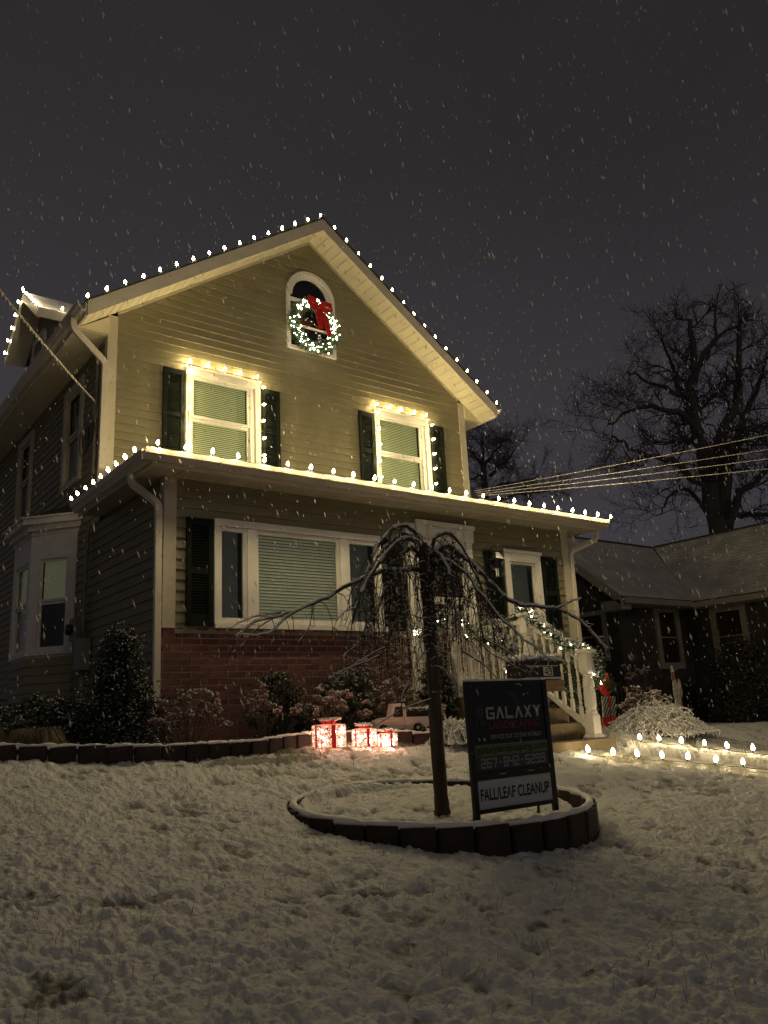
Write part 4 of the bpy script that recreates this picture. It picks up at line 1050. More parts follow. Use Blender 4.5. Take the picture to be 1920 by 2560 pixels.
# ------------------------------------------------------------------ yard sign (A-frame)
sgn = thing('yard_sign', 'black framed lawn sign advertising galaxy landscaping with white fall leaf cleanup rider', 'yard sign', (3.70, -4.08, .30))
SO = Vector((3.405, -4.06, .325)); SX = Vector((.999, -.03, 0)).normalized(); tilt = R(.6)
SYv = Vector((0, 0, 1))*math.cos(tilt)+Vector((0, 1, 0))*math.sin(tilt); SN = SX.cross(SYv)*1.0
SW, SH = .705, .815
def sp_(u, v, d=0): return SO+SX*(u*SW)+SYv*(v*SH)+SN*d
FRONT = SN if SN.y < 0 else -SN
def sbox(u0, u1, v0, v1, d0, d1):
    f = lambda u, v, d: tuple(SO+SX*(u*SW)+SYv*(v*SH)+FRONT*d)
    mb = MB(); return mb.hexa([f(u0, v0, d0), f(u1, v0, d0), f(u1, v0, d1), f(u0, v0, d1)], [f(u0, v1, d0), f(u1, v1, d0), f(u1, v1, d1), f(u0, v1, d1)])
def sface(nm, u0, u1, v0, v1, d, m_, par=None):
    return part(nm, sbox(u0, u1, v0, v1, d-.0015, d), m_, par or sgn)
fr = sbox(0, .055, 0, 1.0, -.012, .012)
for q in ((.945, 1, 0, 1.0), (.0552, .9448, .965, .998), (.0552, .9448, .055, .085), (.0552, .9448, .285, .345)):
    b2_ = sbox(*q, -.011, .011); o_ = len(fr.v); fr.v += b2_.v; fr.f += [tuple(i+o_ for i in f_) for f_ in b2_.f]
part('frame', fr, BLACK, sgn)
PNL = mat('sign_panel_black', (.012, .012, .013), .25); 
sface('panel', .0553, .9447, .3452, .9648, .004, PNL)
sface('band', .0553, .9447, .450, .535, .0062, mat('band_green', (.10, .15, .065), .45))
sface('band', .0553, .9447, .353, .449, .0062, mat('band_plum', (.050, .038, .045), .45))
rider = sface('rider_panel', .0553, .9447, .0852, .2848, .004, mat('rider_white', (.50, .50, .53), .5))
for u in (.12, .90): part('rear_leg', MB().tube([SO+SX*(u*SW)+SYv*(SH*.98), SO+SX*(u*SW)+Vector((0, .10, -.02))], .009, 5), BLACK, sgn)
part('snow', rough_strip([sp_(0, 1.003), sp_(1, 1.003)], .010, .002), SNOW, sgn, smooth=True)
TW = mat('sign_grey_white', (.34, .34, .35), .5); TR = mat('sign_dark_red', (.16, .012, .015), .5); TB = mat('sign_black_ink', (.006, .006, .006), .5); TL = mat('sign_light', (.30, .30, .30), .5); TP = mat('sign_number_grey', (.26, .25, .27), .5)
bpy.context.view_layer.update()
def text_part(txt, u0, u1, v0, v1, d, m_, par, offset=0.0):
    cu = bpy.data.curves.new('lettering', 'FONT'); cu.body = txt; cu.size = 1; cu.offset = offset; cu.extrude = 0
    ob = bpy.data.objects.new('lettering_tmp', cu); COL.objects.link(ob); bpy.context.view_layer.update()
    dg = bpy.context.evaluated_depsgraph_get(); me = bpy.data.meshes.new_from_object(ob.evaluated_get(dg)); bpy.data.objects.remove(ob)
    xs = [v.co.x for v in me.vertices]; ys = [v.co.y for v in me.vertices]; a, b = min(xs), max(xs); c, e_ = min(ys), max(ys)
    for v in me.vertices:
        u = u0+(u1-u0)*(v.co.x-a)/(b-a); w_ = v0+(v1-v0)*(v.co.y-c)/(e_-c); v.co = SO+SX*(u*SW)+SYv*(w_*SH)+FRONT*d
    me.materials.clear(); me.materials.append(m_); me.name = 'lettering'
    return part('lettering', me, m_, par)
text_part('LANDSCAPING', .245, .875, .640, .700, .0055, TR, sgn, .02)
text_part('SERVICE OUT OF THIS WORLD!', .255, .875, .570, .602, .0055, TL, sgn, .01)
text_part('galaxylandscaping.com', .075, .925, .456, .527, .0078, TB, sgn, .012)
text_part('FALL/LEAF CLEANUP', .085, .915, .140, .225, .0055, TB, sgn, .022)
def strokes(nm, glyphs, u0, u1, v0, v1, d, m_, th, par):
    # glyphs: list of lists of quads in a 0..1 x 0..1 cell
    mb = MB(); n = len(glyphs); cw_ = (u1-u0)/n
    for i, gq in enumerate(glyphs):
        for q in gq:
            mb.add([tuple(SO+SX*((u0+cw_*(i+.07+.86*x))*SW)+SYv*((v0+(v1-v0)*y)*SH)+FRONT*d) for x, y in q], [tuple(range(len(q)))])
    return part(nm, mb, m_, par)
t_ = .22
Gq = {
 'G': [[(.12, 1), (1, 1), (.92, .80), (.15, .80)], [(0, .88), (.12, 1), (.2, .8), (.2, .2), (.12, 0), (0, .12)], [(.12, 0), (1, 0), (1, .2), (.2, .2)], [(.80, .2), (1, .2), (1, .55), (.80, .55)], [(.45, .40), (.80, .40), (.80, .55), (.45, .55)]],
 'A': [[(0, 0), (.24, 0), (.62, 1), (.40, 1)], [(.50, .68), (.62, 1), (1, 0), (.76, 0)]],
 'L': [[(0, 0), (.22, 0), (.22, 1), (0, 1)], [(.22, 0), (1, 0), (.92, .22), (.22, .22)]],
 'X': [[(0, 0), (.28, 0), (1, 1), (.72, 1)], [(0, 1), (.28, 1), (.52, .66), (.38, .47)], [(.48, .35), (.62, .54), (1, 0), (.72, 0)]],
 'Y': [[(0, 1), (.26, 1), (.50, .62), (.38, .42)], [(.38, .42), (.62, .42), (1, 1), (.74, 1)], [(.38, 0), (.62, 0), (.62, .42), (.38, .42)]]}
strokes('lettering', [Gq[c] for c in 'GALAXY'], .215, .905, .715, .805, .0055, TW, 0, sgn)
def seg7(on):
    S = {'t': [(.08, 1), (.92, 1), (1, .90), (1, .82), (0, .82), (0, .90)], 'm': [(0, .42), (1, .42), (1, .58), (0, .58)], 'b': [(0, .18), (1, .18), (1, .10), (.92, 0), (.08, 0), (0, .10)],
         'tl': [(0, .58), (.24, .58), (.24, .82), (0, .82)], 'tr': [(.76, .58), (1, .58), (1, .82), (.76, .82)], 'bl': [(0, .18), (.24, .18), (.24, .42), (0, .42)], 'br': [(.76, .18), (1, .18), (1, .42), (.76, .42)]}
    return [S[k] for k in on.split()]
DG = {'2': seg7('t tr m bl b'), '6': seg7('t tl m bl br b'), '7': [[(0, 1), (1, 1), (1, .82), (0, .82)], [(.76, .82), (1, .82), (.62, 0), (.36, 0)]], '-': [[(.25, .42), (.75, .42), (.75, .60), (.25, .60)]],
      '8': seg7('t tl tr m bl br b'), '4': seg7('tl tr m br')+[[(0, .82), (.24, .82), (.24, 1), (0, 1)], [(.76, .82), (1, .82), (1, 1), (.76, 1)], [(.76, 0), (1, 0), (1, .18), (.76, .18)]], '5': seg7('t tl m br b'), '9': seg7('t tl tr m br b')}
strokes('lettering', [DG[c] for c in '267-842-5299'], .11, .90, .366, .438, .0078, TP, 0, sgn)
# faint emblem and comet streaks
em = MB()
def disc(mb, u, v, r, n=14, asp=.8, d=.0055): mb.add([tuple(SO+SX*((u+r*math.cos(a))*SW)+SYv*((v+r*asp*math.sin(a))*SH)+FRONT*d) for a in np.linspace(0, 2*math.pi, n, endpoint=False)], [tuple(range(n))])
disc(em, .145, .765, .05, asp=.95); disc(em, .175, .69, .03); disc(em, .105, .70, .018); disc(em, .165, .825, .014)
part('emblem', em, mat('sign_faint_green', (.030, .034, .030), .4), sgn)
em = MB(); disc(em, .125, .775, .012, d=.0062); disc(em, .168, .778, .012, d=.0062); disc(em, .15, .745, .008, d=.0062); part('emblem_eyes', em, TB, sgn)
em = MB(); disc(em, .12, .575, .013); disc(em, .18, .572, .015); part('emblem_feet', em, TL, sgn)
em = MB()
for k in range(3): em.add([tuple(SO+SX*(u*SW)+SYv*(v*SH)+FRONT*.0055) for u, v in ((.50+.03*k, .915), (.508+.03*k, .918), (.605+.022*k, .825), (.598+.022*k, .825))], [(0, 1, 2, 3)])
part('comet_streaks', em, mat('sign_faint_grey', (.07, .07, .07), .4), sgn)
em = MB()
for u in (.32, .66): b2_ = sbox(u, u+.07, .316, .320, .0111, .0125); o_ = len(em.v); em.v += b2_.v; em.f += [tuple(i+o_ for i in f_) for f_ in b2_.f]
part('bolts', em, ALU, sgn)

# ------------------------------------------------------------------ mailbox
mbx = thing('mailbox', 'black metal mailbox numbered 43 with a cap of snow on a wooden post', 'mailbox', (5.95, -2.35, .44))
def hx(x0, x1, y0, y1, z0, z1): return MB().box(x0, x1, y0, y1, z0, z1)
part('box', MB().prism([(-2.45, 1.20), (-2.20, 1.20), (-2.20, 1.40), (-2.45, 1.36)], 'x', 5.68, 6.17), mat('mailbox_black', (.018, .017, .015), .35, bump=.2, bscale=20), mbx)
part('lid', MB().box(5.66, 6.19, -2.475, -2.46, 1.345, 1.375), BLACK, mbx); part('trim', MB().box(5.66, 6.19, -2.468, -2.452, 1.205, 1.222), ALU, mbx)
part('trim', MB().box(5.70, 6.15, -2.459, -2.4505, 1.325, 1.333), ALU, mbx)
pl_ = part('number_plate', MB().box(5.92, 6.05, -2.457, -2.4505, 1.235, 1.318), WHITE, mbx)
nb = MB()
def seg_at(x0, x1, z0, z1, quads, y=-2.4585):
    for q in quads: nb.add([(x0+(x1-x0)*a, y, z0+(z1-z0)*b) for a, b in q], [tuple(range(len(q)))])
seg_at(5.932, 5.978, 1.243, 1.310, [[(.62, 0), (.84, 0), (.84, 1), (.62, 1)], [(0, .25), (1, .25), (1, .42), (0, .42)], [(0, .42), (.2, .42), (.70, 1), (.5, 1)]])
seg_at(5.992, 6.036, 1.243, 1.310, seg7('t tr m br b'))
part('number', nb, TB, pl_)
part('wood_bracket', MB().box(5.60, 6.22, -2.44, -2.22, 1.09, 1.196), mat('fresh_wood', (.34, .22, .10), .7, var=.25, vscale=5, stretch=(1, 8, 8)), mbx)
part('post', MB().box(5.89, 5.99, -2.37, -2.27, .35, 1.088), MATS['fresh_wood'], mbx)
sv = [(random.uniform(5.66, 6.19), random.uniform(-2.47, -2.2), 1.40+random.uniform(-.01, .03)) for _ in range(420)]
part('snow', octa_mesh('snow', sv, .026, .7, smooth=True), SNOW, mbx)

# ------------------------------------------------------------------ lit gift boxes
TINS = mat('tinsel_mesh', (.70, .55, .48), .35, emit=(1.0, .50, .34), es=.9); WFR = mat('gift_wire', (.6, .5, .45), .4)  # tinsel emits too: glow of the inner lights put into its colour
def gift(c, w_, h_, rz_, lab):
    c = Vector(c); t = thing('gift_box', lab, 'lit gift', c, 'lit gift boxes on the lawn'); t.rotation_euler = (0, 0, rz_)
    WM[t.name] = Matrix.LocRotScale(c, t.rotation_euler, None); M = WM[t.name]
    def part2(nm, me, m_, **k):
        ob = part(nm, me, m_, None, **k); ob.parent = t; return ob
    a = w_/2; E_ = []
    fr = MB()
    for x in (-a, a):
        for y in (-a, a): fr.tube([(x, y, 0), (x, y, h_)], .0035, 4)
    for z in (0.003, h_):
        for p, q in (((-a, -a), (a, -a)), ((a, -a), (a, a)), ((a, a), (-a, a)), ((-a, a), (-a, -a))): fr.tube([(*p, z), (*q, z)], .0035, 4)
    part2('wire_frame', fr, WFR)
    A, B = [], []; n = int(1500*(w_/.24))
    for _ in range(n):
        f = random.randint(0, 4); u, v = random.uniform(-a, a), random.uniform(0, h_); ang = random.uniform(0, 6.28); L = random.uniform(.008, .02)
        du, dv = math.cos(ang)*L, math.sin(ang)*L; j = random.uniform(-.004, .004)
        f_ = {0: lambda u, v: (u, -a+j, v), 1: lambda u, v: (u, a+j, v), 2: lambda u, v: (-a+j, u, v), 3: lambda u, v: (a+j, u, v), 4: lambda u, v: (u, (v/h_-.5)*w_, h_+j)}[f]
        cl = lambda x, l, h: max(l, min(h, x))
        A.append(f_(u, v)); B.append(f_(cl(u+du, -a, a), cl(v+dv, 0, h_)))
    part2('tinsel', seg_mesh('tinsel', A, B, .0013, .0013, 3), TINS, kind='stuff')
    L = [(random.uniform(-a, a)*.92, random.choice((-1, 1))*a*.93, random.uniform(.02, h_-.02)) for _ in range(14)]+[(random.choice((-1, 1))*a*.93, random.uniform(-a, a)*.92, random.uniform(.02, h_-.02)) for _ in range(10)]
    part2('lights', octa_mesh('lights', L, .0075), MINIG, kind='stuff')
    rb = MB(); s = w_*.085
    for (x0, x1, y0, y1) in ((-s, s, -a-.006, -a-.003), (-s, s, a+.003, a+.006)): rb.box(x0, x1, y0, y1, 0, h_+.004)
    for (x0, x1, y0, y1) in ((-a-.006, -a-.003, -s, s), (a+.003, a+.006, -s, s)): rb.box(x0, x1, y0, y1, 0, h_+.004)
    rb.box(-s, s, -a-.006, a+.006, h_+.005, h_+.008); rb.box(-a-.006, a+.006, -s, s, h_+.009, h_+.012)
    part2('ribbon', rb, mat('gift_ribbon', (.48, .02, .02), .5, emit=(1, .03, .02), es=.10))  # faint red emission stands in for gift light on the ribbon
    bw = MB()
    for k in range(6):
        th = k*math.pi/3+.3; d = Vector((math.cos(th), math.sin(th), 0)); r_ = w_*.26; z0 = h_+.012
        side = Vector((-d.y, d.x, 0))*w_*.07; pts = [Vector((0, 0, z0)), d*r_*.6+Vector((0, 0, z0+w_*.16)), d*r_*1.15+Vector((0, 0, z0+w_*.10)), d*r_*.9+Vector((0, 0, z0+.005)), Vector((0, 0, z0))]
        o = len(bw.v)
        for p in pts: bw.v += [tuple(p-side), tuple(p+side)]
        for i in range(4): bw.f.append((o+2*i, o+2*i+1, o+2*i+3, o+2*i+2))
    part2('bow', bw, MATS['gift_ribbon'])
    S = [(random.gauss(0, w_*.2), random.gauss(0, w_*.2), h_+.02+w_*.14+random.uniform(-.012, .01)) for _ in range(int(160*w_/.24))]
    part2('snow', octa_mesh('snow', S, .014, .5, smooth=True), SNOW)
gift((4.10, -1.47, gz(4.1, -1.47)+.012), .235, .195, R(-12), 'largest and leftmost of the three lit gift boxes with red ribbon')
gift((4.47, -1.50, gz(4.47, -1.5)+.014), .17, .155, R(-10), 'middle sized lit gift box between the two others')
gift((4.70, -1.55, gz(4.7, -1.55)+.016), .135, .115, R(-8), 'smallest lit gift box at the right end of the three')

# ------------------------------------------------------------------ planter truck
tk = thing('planter_truck', 'cream metal pickup truck planter on the bed edge behind the gift boxes', 'truck ornament', (5.2, -1.08, .74))
TX, TY, TZ = 4.93, -1.16, .765; TS = .59
TM = mat('truck_cream', (.74, .62, .54), .4, var=.06, vscale=8)
def tp(pts): return [(TX+x*TS, TZ+z*TS) for x, z in pts]
def archp(cx, r, n=9): return [(cx+r*math.cos(t), .075+r*math.sin(t)) for t in np.linspace(math.pi, 0, n)]
low_ = [(0, .09), (.0, .20), (.03, .235), (.14, .262), (.29, .275), (1.0, .262), (1.02, .09)]
front_arch = archp(.16, .085)[::-1]; rear_arch = archp(.80, .09)[::-1]
poly = low_+[(.90, .075)]+rear_arch[1:-1]+[(.70, .075), (.26, .075)]+front_arch[1:-1]+[(.06, .075)]
bodyp = part('body', MB().prism(tp(poly), 'y', TY, TY+.22), TM, tk)
cabo = [(.295, .276), (.345, .49), (.375, .515), (.55, .515), (.585, .485), (.59, .276)]
cab = MB()
for a, b in (((.295, .276), (.345, .276)),): pass
def quadp(p): return MB().prism(tp(p), 'y', TY+.005, TY+.215)
for p in ([(.295, .277), (.345, .277), (.392, .455), (.375, .515), (.345, .49)], [(.376, .515), (.393, .456), (.535, .456), (.55, .515)], [(.536, .277), (.59, .277), (.585, .485), (.551, .515), (.536, .456)]):
    part('cab', quadp(p), TM, tk)
part('cab_interior', MB().box(TX+.335*TS, TX+.545*TS, TY+.022, TY+.03, TZ+.277*TS, TZ+.456*TS), DARKROOM, tk)
for cx, r in ((.16, .115), (.80, .12)):
    O = [(cx+r*math.cos(t), .08+r*math.sin(t)) for t in np.linspace(math.pi, 0, 12)]; I = [(cx+(r-.022)*math.cos(t), .08+(r-.022)*math.sin(t)) for t in np.linspace(math.pi, 0, 12)]
    mb = MB()
    for i in range(11): mb.prism(tp([O[i], O[i+1], I[i+1], I[i]]), 'y', TY-.014, TY+.02)
    part('fender', mb, TM, tk)
    wl = part('wheel', MB().tube([(TX+cx*TS, TY+.012, TZ+.075*TS), (TX+cx*TS, TY+.05, TZ+.075*TS)], .068*TS, 16), mat('tyre_black', (.012, .012, .012), .7), tk)
    part('hubcap', MB().tube([(TX+cx*TS, TY+.008, TZ+.075*TS), (TX+cx*TS, TY+.0115, TZ+.075*TS)], .03*TS, 12), TM, wl)
part('door_line', MB().box(TX+.545*TS, TX+.552*TS, TY-.003, TY-.0002, TZ+.09*TS, TZ+.27*TS), mat('truck_shadow', (.3, .22, .18), .6), tk)
part('handle', MB().box(TX+.48*TS, TX+.53*TS, TY-.008, TY-.0002, TZ+.238*TS, TZ+.246*TS), ALU, tk); part('hood_vent', MB().box(TX+.10*TS, TX+.26*TS, TY-.004, TY-.0002, TZ+.245*TS, TZ+.252*TS), MATS['truck_shadow'], tk)
part('running_board', MB().box(TX+.27*TS, TX+.69*TS, TY-.012, TY+.02, TZ+.06*TS, TZ+.074*TS), TM, tk)
gp = [(TX+random.uniform(.60, 1.05)*TS, TY+random.uniform(.0, .22), TZ+random.uniform(.27, .40)*TS) for _ in range(900)]
part('greenery', quads_mesh('greenery', gp, .012, elong=2), LEAF, tk, kind='stuff')
part('snow', octa_mesh('snow', [(a, b, TZ+.40*TS+random.uniform(-.02, .02)) for a, b, c in gp[:260]], .010, .6, smooth=True), SNOW, tk, kind='stuff')

# ------------------------------------------------------------------ shrubs
def flower_mesh(k):
    rng = np.random.default_rng(50+k); sub = rng.normal(size=(6, 3))*np.array([.026, .026, .018]); n = 230; idx = rng.integers(0, 6, n)
    d = rng.normal(size=(n, 3)); d /= np.linalg.norm(d, axis=1, keepdims=True)
    me = quads_mesh('flower_head', sub[idx]+d*.020*rng.uniform(.6, 1.1, (n, 1)), .0085, rng=rng); me.materials.append(FLOWER); return me
def cap_mesh(k):
    rng = np.random.default_rng(50+k); sub = rng.normal(size=(6, 3))*np.array([.026, .026, .018]); n = 34; idx = rng.integers(0, 6, n)
    d = rng.normal(size=(n, 3)); d /= np.linalg.norm(d, axis=1, keepdims=True); d[:, 2] = np.abs(d[:, 2])
    me = octa_mesh('snow', sub[idx]+d*.019+np.array([0, 0, .004]), .0085, .7, rng=rng, smooth=True); me.materials.append(SNOW); return me
FH = [flower_mesh(k) for k in range(4)]; SC = [cap_mesh(k) for k in range(4)]
def hydrangea(x, y, h_, sp_r, n, lab, scale=1.0, seed=0, group='dried hydrangeas in the beds'):
    rnd = random.Random(seed); z0 = gz(x, y)-.02
    t = thing('hydrangea', lab, 'hydrangea', (x, y, z0), group)
    A = MB()
    for i in range(n):
        a = rnd.uniform(0, 6.283); r_ = sp_r*math.sqrt(rnd.random()); hh = h_*rnd.uniform(.55, 1.0)*(1-.25*(r_/sp_r)**2)
        tip = Vector((x+r_*math.cos(a), y+r_*math.sin(a)*.7, z0+hh)); b = Vector((x+r_*.15*math.cos(a), y+r_*.15*math.sin(a), z0)); mid = b.lerp(tip, .5)+Vector((rnd.gauss(0, .02), rnd.gauss(0, .02), .05))
        A.tube([b, mid, tip], [.005, .004, .003], 4)
        for _ in range(2):
            q = mid.lerp(tip, rnd.random()); e_ = q+Vector((rnd.gauss(0, .05), rnd.gauss(0, .05), rnd.uniform(.02, .08))); A.tube([q, e_], [.003, .002], 3)
        k = rnd.randint(0, 3); s = scale*rnd.uniform(.7, 1.15)
        fo = bpy.data.objects.new('flower_head', FH[k]); COL.objects.link(fo); fo.parent = t; fo.matrix_parent_inverse = WM[t.name].inverted(); fo.location = tip; fo.rotation_euler = (rnd.uniform(-.4, .4), rnd.uniform(-.4, .4), rnd.uniform(0, 6)); fo.scale = (s, s, s)
        so = bpy.data.objects.new('snow', SC[k]); COL.objects.link(so); so.parent = fo; so.location = (0, 0, .004); so.rotation_euler = (0, 0, 0)
    part('stems', A, STEM, t)
tk.rotation_euler = (0, 0, R(-24)); tk.scale = (.95, .95, .95)
hydrangea(2.92, -1.12, .52, .30, 17, 'leftmost hydrangea, snow topped, at the foot of the brick wall near the downspout', seed=1)
hydrangea(3.05, -.75, .42, .38, 10, 'sparse hydrangea against the left end of the brick wall', seed=2)
hydrangea(3.78, -.85, .60, .22, 14, 'upright stemmed hydrangea under the middle of the picture window', seed=3)
hydrangea(4.62, -.72, .58, .42, 26, 'broad pinkish hydrangea just behind the lit gift boxes', seed=4)
hydrangea(5.62, -.58, .66, .40, 24, 'hydrangea behind the cream truck beside the white door casing', seed=5)
hydrangea(5.72, -1.05, .42, .16, 7, 'small hydrangea at the tail of the cream truck', seed=6)
hydrangea(9.6, -.9, .56, .34, 20, 'hydrangea behind the arching snowy shrub, beside the stacked gift ornament', 1.3, seed=7)
hydrangea(10.45, -.55, .46, .40, 22, 'hydrangea left of the tall white painted figure', 1.2, seed=8)
hydrangea(12.15, 1.0, 1.15, .45, 15, 'tall leggy hydrangea by the dark neighbouring house', 1.0, seed=9)
def leafy(x, y, rx, ry, h_, n, lab, nm='shrub', cat='shrub', size=.014, snow=.12, m_=None, seed=0, shape='round', stems=10, group=None):
    rng = np.random.default_rng(seed); z0 = gz(x, y)-.02; t = thing(nm, lab, cat, (x, y, z0), group)
    C_ = []; 
    # clumps on the outside of the volume
    nc = max(10, n//60)
    for i in range(nc):
        a = rng.uniform(0, 6.283); 
        if shape == 'cone': v = rng.uniform(0, 1)**1.1; r_ = ((1-v)**1.25*1.0+.03)*rng.uniform(.3, 1.25)
        elif shape == 'column': v = rng.uniform(0, 1); r_ = (1-v**3)*rng.uniform(.4, 1.1)
        else: ph = rng.uniform(0, 1); v = ph; r_ = math.sqrt(max(0, 1-v*v))*rng.uniform(.6, 1.1)
        C_.append((x+rx*r_*math.cos(a), y+ry*r_*math.sin(a), z0+h_*v+.03))
    C_ = np.array(C_); idx = rng.integers(0, nc, n); P_ = C_[idx]+rng.normal(size=(n, 3))*np.array([.055, .055, .045])*max(.6, rx/.4)
    P_[:, 2] = np.maximum(P_[:, 2], z0+.01)
    part('foliage', quads_mesh('foliage', P_, size, elong=1.7, rng=rng), m_ or LEAF, t, kind='stuff')
    ns = int(n*snow); k = rng.integers(0, n, ns*3); S_ = P_[k]; 
    top_ = S_[:, 2]-C_[idx[k]][:, 2] > .012; S_ = S_[top_][:ns]+np.array([0, 0, .006])
    part('snow', octa_mesh('snow', S_, size*.85, .65, rng=rng, smooth=True), SNOW, t, kind='stuff')
    mb = MB()
    for i in range(stems):
        q = C_[rng.integers(0, nc)]; mb.tube([(x+rng.normal()*.03, y+rng.normal()*.03, z0-.02), tuple((np.array([x, y, z0])+q)/2+rng.normal(size=3)*.03), tuple(q)], [.009, .006, .003], 4)
    part('stems', mb, STEM, t); return t
leafy(2.45, -.72, .44, .40, .95, 15000, 'dark conical evergreen dusted with snow before the clapboard corner', 'conical_evergreen', 'evergreen shrub', .010, .13, mat('evergreen_dark', (.016, .026, .014), .7, var=.35, vscale=30), 11, 'cone', 30)
leafy(1.95, -.62, .34, .25, .34, 3500, 'low dark shrub left of the conical evergreen', seed=12, snow=.10)
leafy(1.50, -.05, .40, .25, .30, 2800, 'low ragged shrub under the bay window', seed=13, snow=.08)
leafy(2.0, .25, .35, .25, .42, 2600, 'dark shrub by the electric meter', seed=14, snow=.08)
leafy(4.22, -.42, .30, .16, .62, 4200, 'small leaved dark shrub between two hydrangeas at the brick wall', seed=15, snow=.05)
leafy(5.05, -.42, .40, .16, .66, 5600, 'dark evergreen shrub against the brick wall above the truck', seed=16, snow=.08)
leafy(6.02, -.78, .20, .20, 1.02, 5200, 'tall snowy shrub at the left side of the front steps', seed=17, shape='column', snow=.16)
leafy(7.80, -1.0, .22, .35, .75, 4200, 'loose shrub with snow flecks right of the step railing', seed=18, shape='column', snow=.12, size=.012)
leafy(8.9, -.35, .45, .3, .9, 4500, 'dark shrub at the right corner of the porch wall', seed=19, snow=.07)
def arching(x, y, r_, h_, n, lab, seed, w_=.0055, cat='shrub', nm='arching_shrub', dark=.5):
    rng = np.random.default_rng(seed); z0 = gz(x, y)-.02; t = thing(nm, lab, cat, (x, y, z0))
    A, B, SA, SB = [], [], [], []
    for i in range(n):
        a = rng.uniform(0, 6.283); R_ = r_*rng.uniform(.45, 1.0); hh = h_*rng.uniform(.6, 1.05)*(1.1-.4*R_/r_); k = 8; p = None
        ox, oy = rng.normal()*.08*r_, rng.normal()*.08*r_
        for j in range(k+1):
            s = j/k; q = np.array([x+ox+R_*s*math.cos(a), y+oy+R_*s*math.sin(a), z0+hh*(1-(2*s-.72)**2/1.64*1.05)+rng.normal()*.010]); q[2] = max(q[2], z0+.02)
            if j == 0: q[2] = z0
            if p is not None:
                A.append(p); B.append(q)
                if s > .25: SA.append(p+np.array([0, 0, w_*.9])); SB.append(q+np.array([0, 0, w_*.9]))
                if rng.random() < .8:
                    e_ = q+rng.normal(size=3)*.045; e_[2] = max(e_[2], z0+.03); A.append(q); B.append(e_); SA.append(q+np.array([0, 0, .004])); SB.append(e_+np.array([0, 0, .004]))
            p = q
    part('canes', seg_mesh('canes', A, B, w_*.6, w_*.4, 3), STEM, t, kind='stuff')
    part('snow', seg_mesh('snow', SA, SB, w_, w_*.8, 4), SNOW, t, kind='stuff'); return t
def snowy_heap(x, y, rx, ry, h_, n, lab, seed, w_=.009):
    rng = np.random.default_rng(seed); z0 = gz(x, y)-.03; t = thing('arching_shrub', lab, 'shrub', (x, y, z0)); A, B, SA, SB, SR = [], [], [], [], []
    for i in range(n):
        a = rng.uniform(0, 6.283); s0 = rng.random()**.7; dx, dy = math.cos(a)*s0, math.sin(a)*s0; p = np.array([x+rx*dx, y+ry*dy, z0+h_*(1-s0**1.6)*rng.uniform(.55, 1.08)+.02])
        d = np.array([math.cos(a)+rng.normal()*.55, math.sin(a)+rng.normal()*.55, .45-.5*s0]); d /= np.linalg.norm(d); L = rng.uniform(.10, .30); k = 6
        for j in range(k):
            d = d+np.array([rng.normal()*.22, rng.normal()*.22, -.24+rng.normal()*.08]); d /= np.linalg.norm(d); q = p+d*L/k; q[2] = max(q[2], z0+.03)
            A.append(p); B.append(q)
            if rng.random() < .85: r_ = w_*rng.uniform(.45, 1.25)*(1-.4*j/k); SA.append(p+np.array([0, 0, .004])); SB.append(q+np.array([0, 0, .004])); SR.append(r_)
            if rng.random() < .35: e_ = q+rng.normal(size=3)*.03; A.append(q); B.append(e_); SA.append(q); SB.append(e_); SR.append(w_*.6)
            p = q
    part('canes', seg_mesh('canes', A, B, .0045, .003, 3), STEM, t, kind='stuff')
    part('snow', seg_mesh('snow', SA, SB, SR, SR, 4), SNOW, t, kind='stuff')
    rc = np.random.default_rng(seed+1); m_ = 2600; a = rc.uniform(0, 6.283, m_); s0 = rc.random(m_)**.5*.95
    C_ = np.stack([x+rx*s0*np.cos(a), y+ry*s0*np.sin(a), z0+h_*(1-s0**1.6)*rc.uniform(.2, .8, m_)], 1); part('inner_leaves', quads_mesh('inner_leaves', C_, .02, elong=1.6), LEAF, t, kind='stuff'); return t
snowy_heap(9.02, -1.45, .95, .46, .36, 1500, 'wide mound of arching snow laden twigs beside the front walk', 21)
arching(5.55, -1.48, .36, .24, 160, 'low spreading snowy juniper behind the tree trunk', 22, .008)
arching(6.05, -1.75, .28, .16, 90, 'small snowy ground shrub beside the bottom step', 23, .007)
def grass_clump(x, y, r_, h_, n, lab, seed):
    rng = np.random.default_rng(seed); z0 = gz(x, y)-.01; t = thing('ornamental_grass', lab, 'grass clump', (x, y, z0), 'clumps of dry ornamental grass')
    A, B = [], []
    for i in range(n):
        a = rng.uniform(0, 6.283); R_ = r_*rng.uniform(.2, 1); hh = h_*rng.uniform(.6, 1); p = np.array([x+rng.normal()*.04, y+rng.normal()*.04, z0])
        for s in (.35, .7, 1.0):
            q = np.array([x+R_*s*math.cos(a), y+R_*s*math.sin(a), z0+hh*(1-(s-.58)**2*4.2)]); A.append(p); B.append(q); p = q
    part('blades', seg_mesh('blades', A, B, .0022, .0012, 3), DRYGR, t, kind='stuff')
grass_clump(1.72, -.98, .26, .22, 900, 'tan clump of dry ornamental grass at the left of the bed', 31)
grass_clump(1.28, -.85, .30, .26, 1000, 'dry ornamental grass clump at the left edge of the photo', 32)

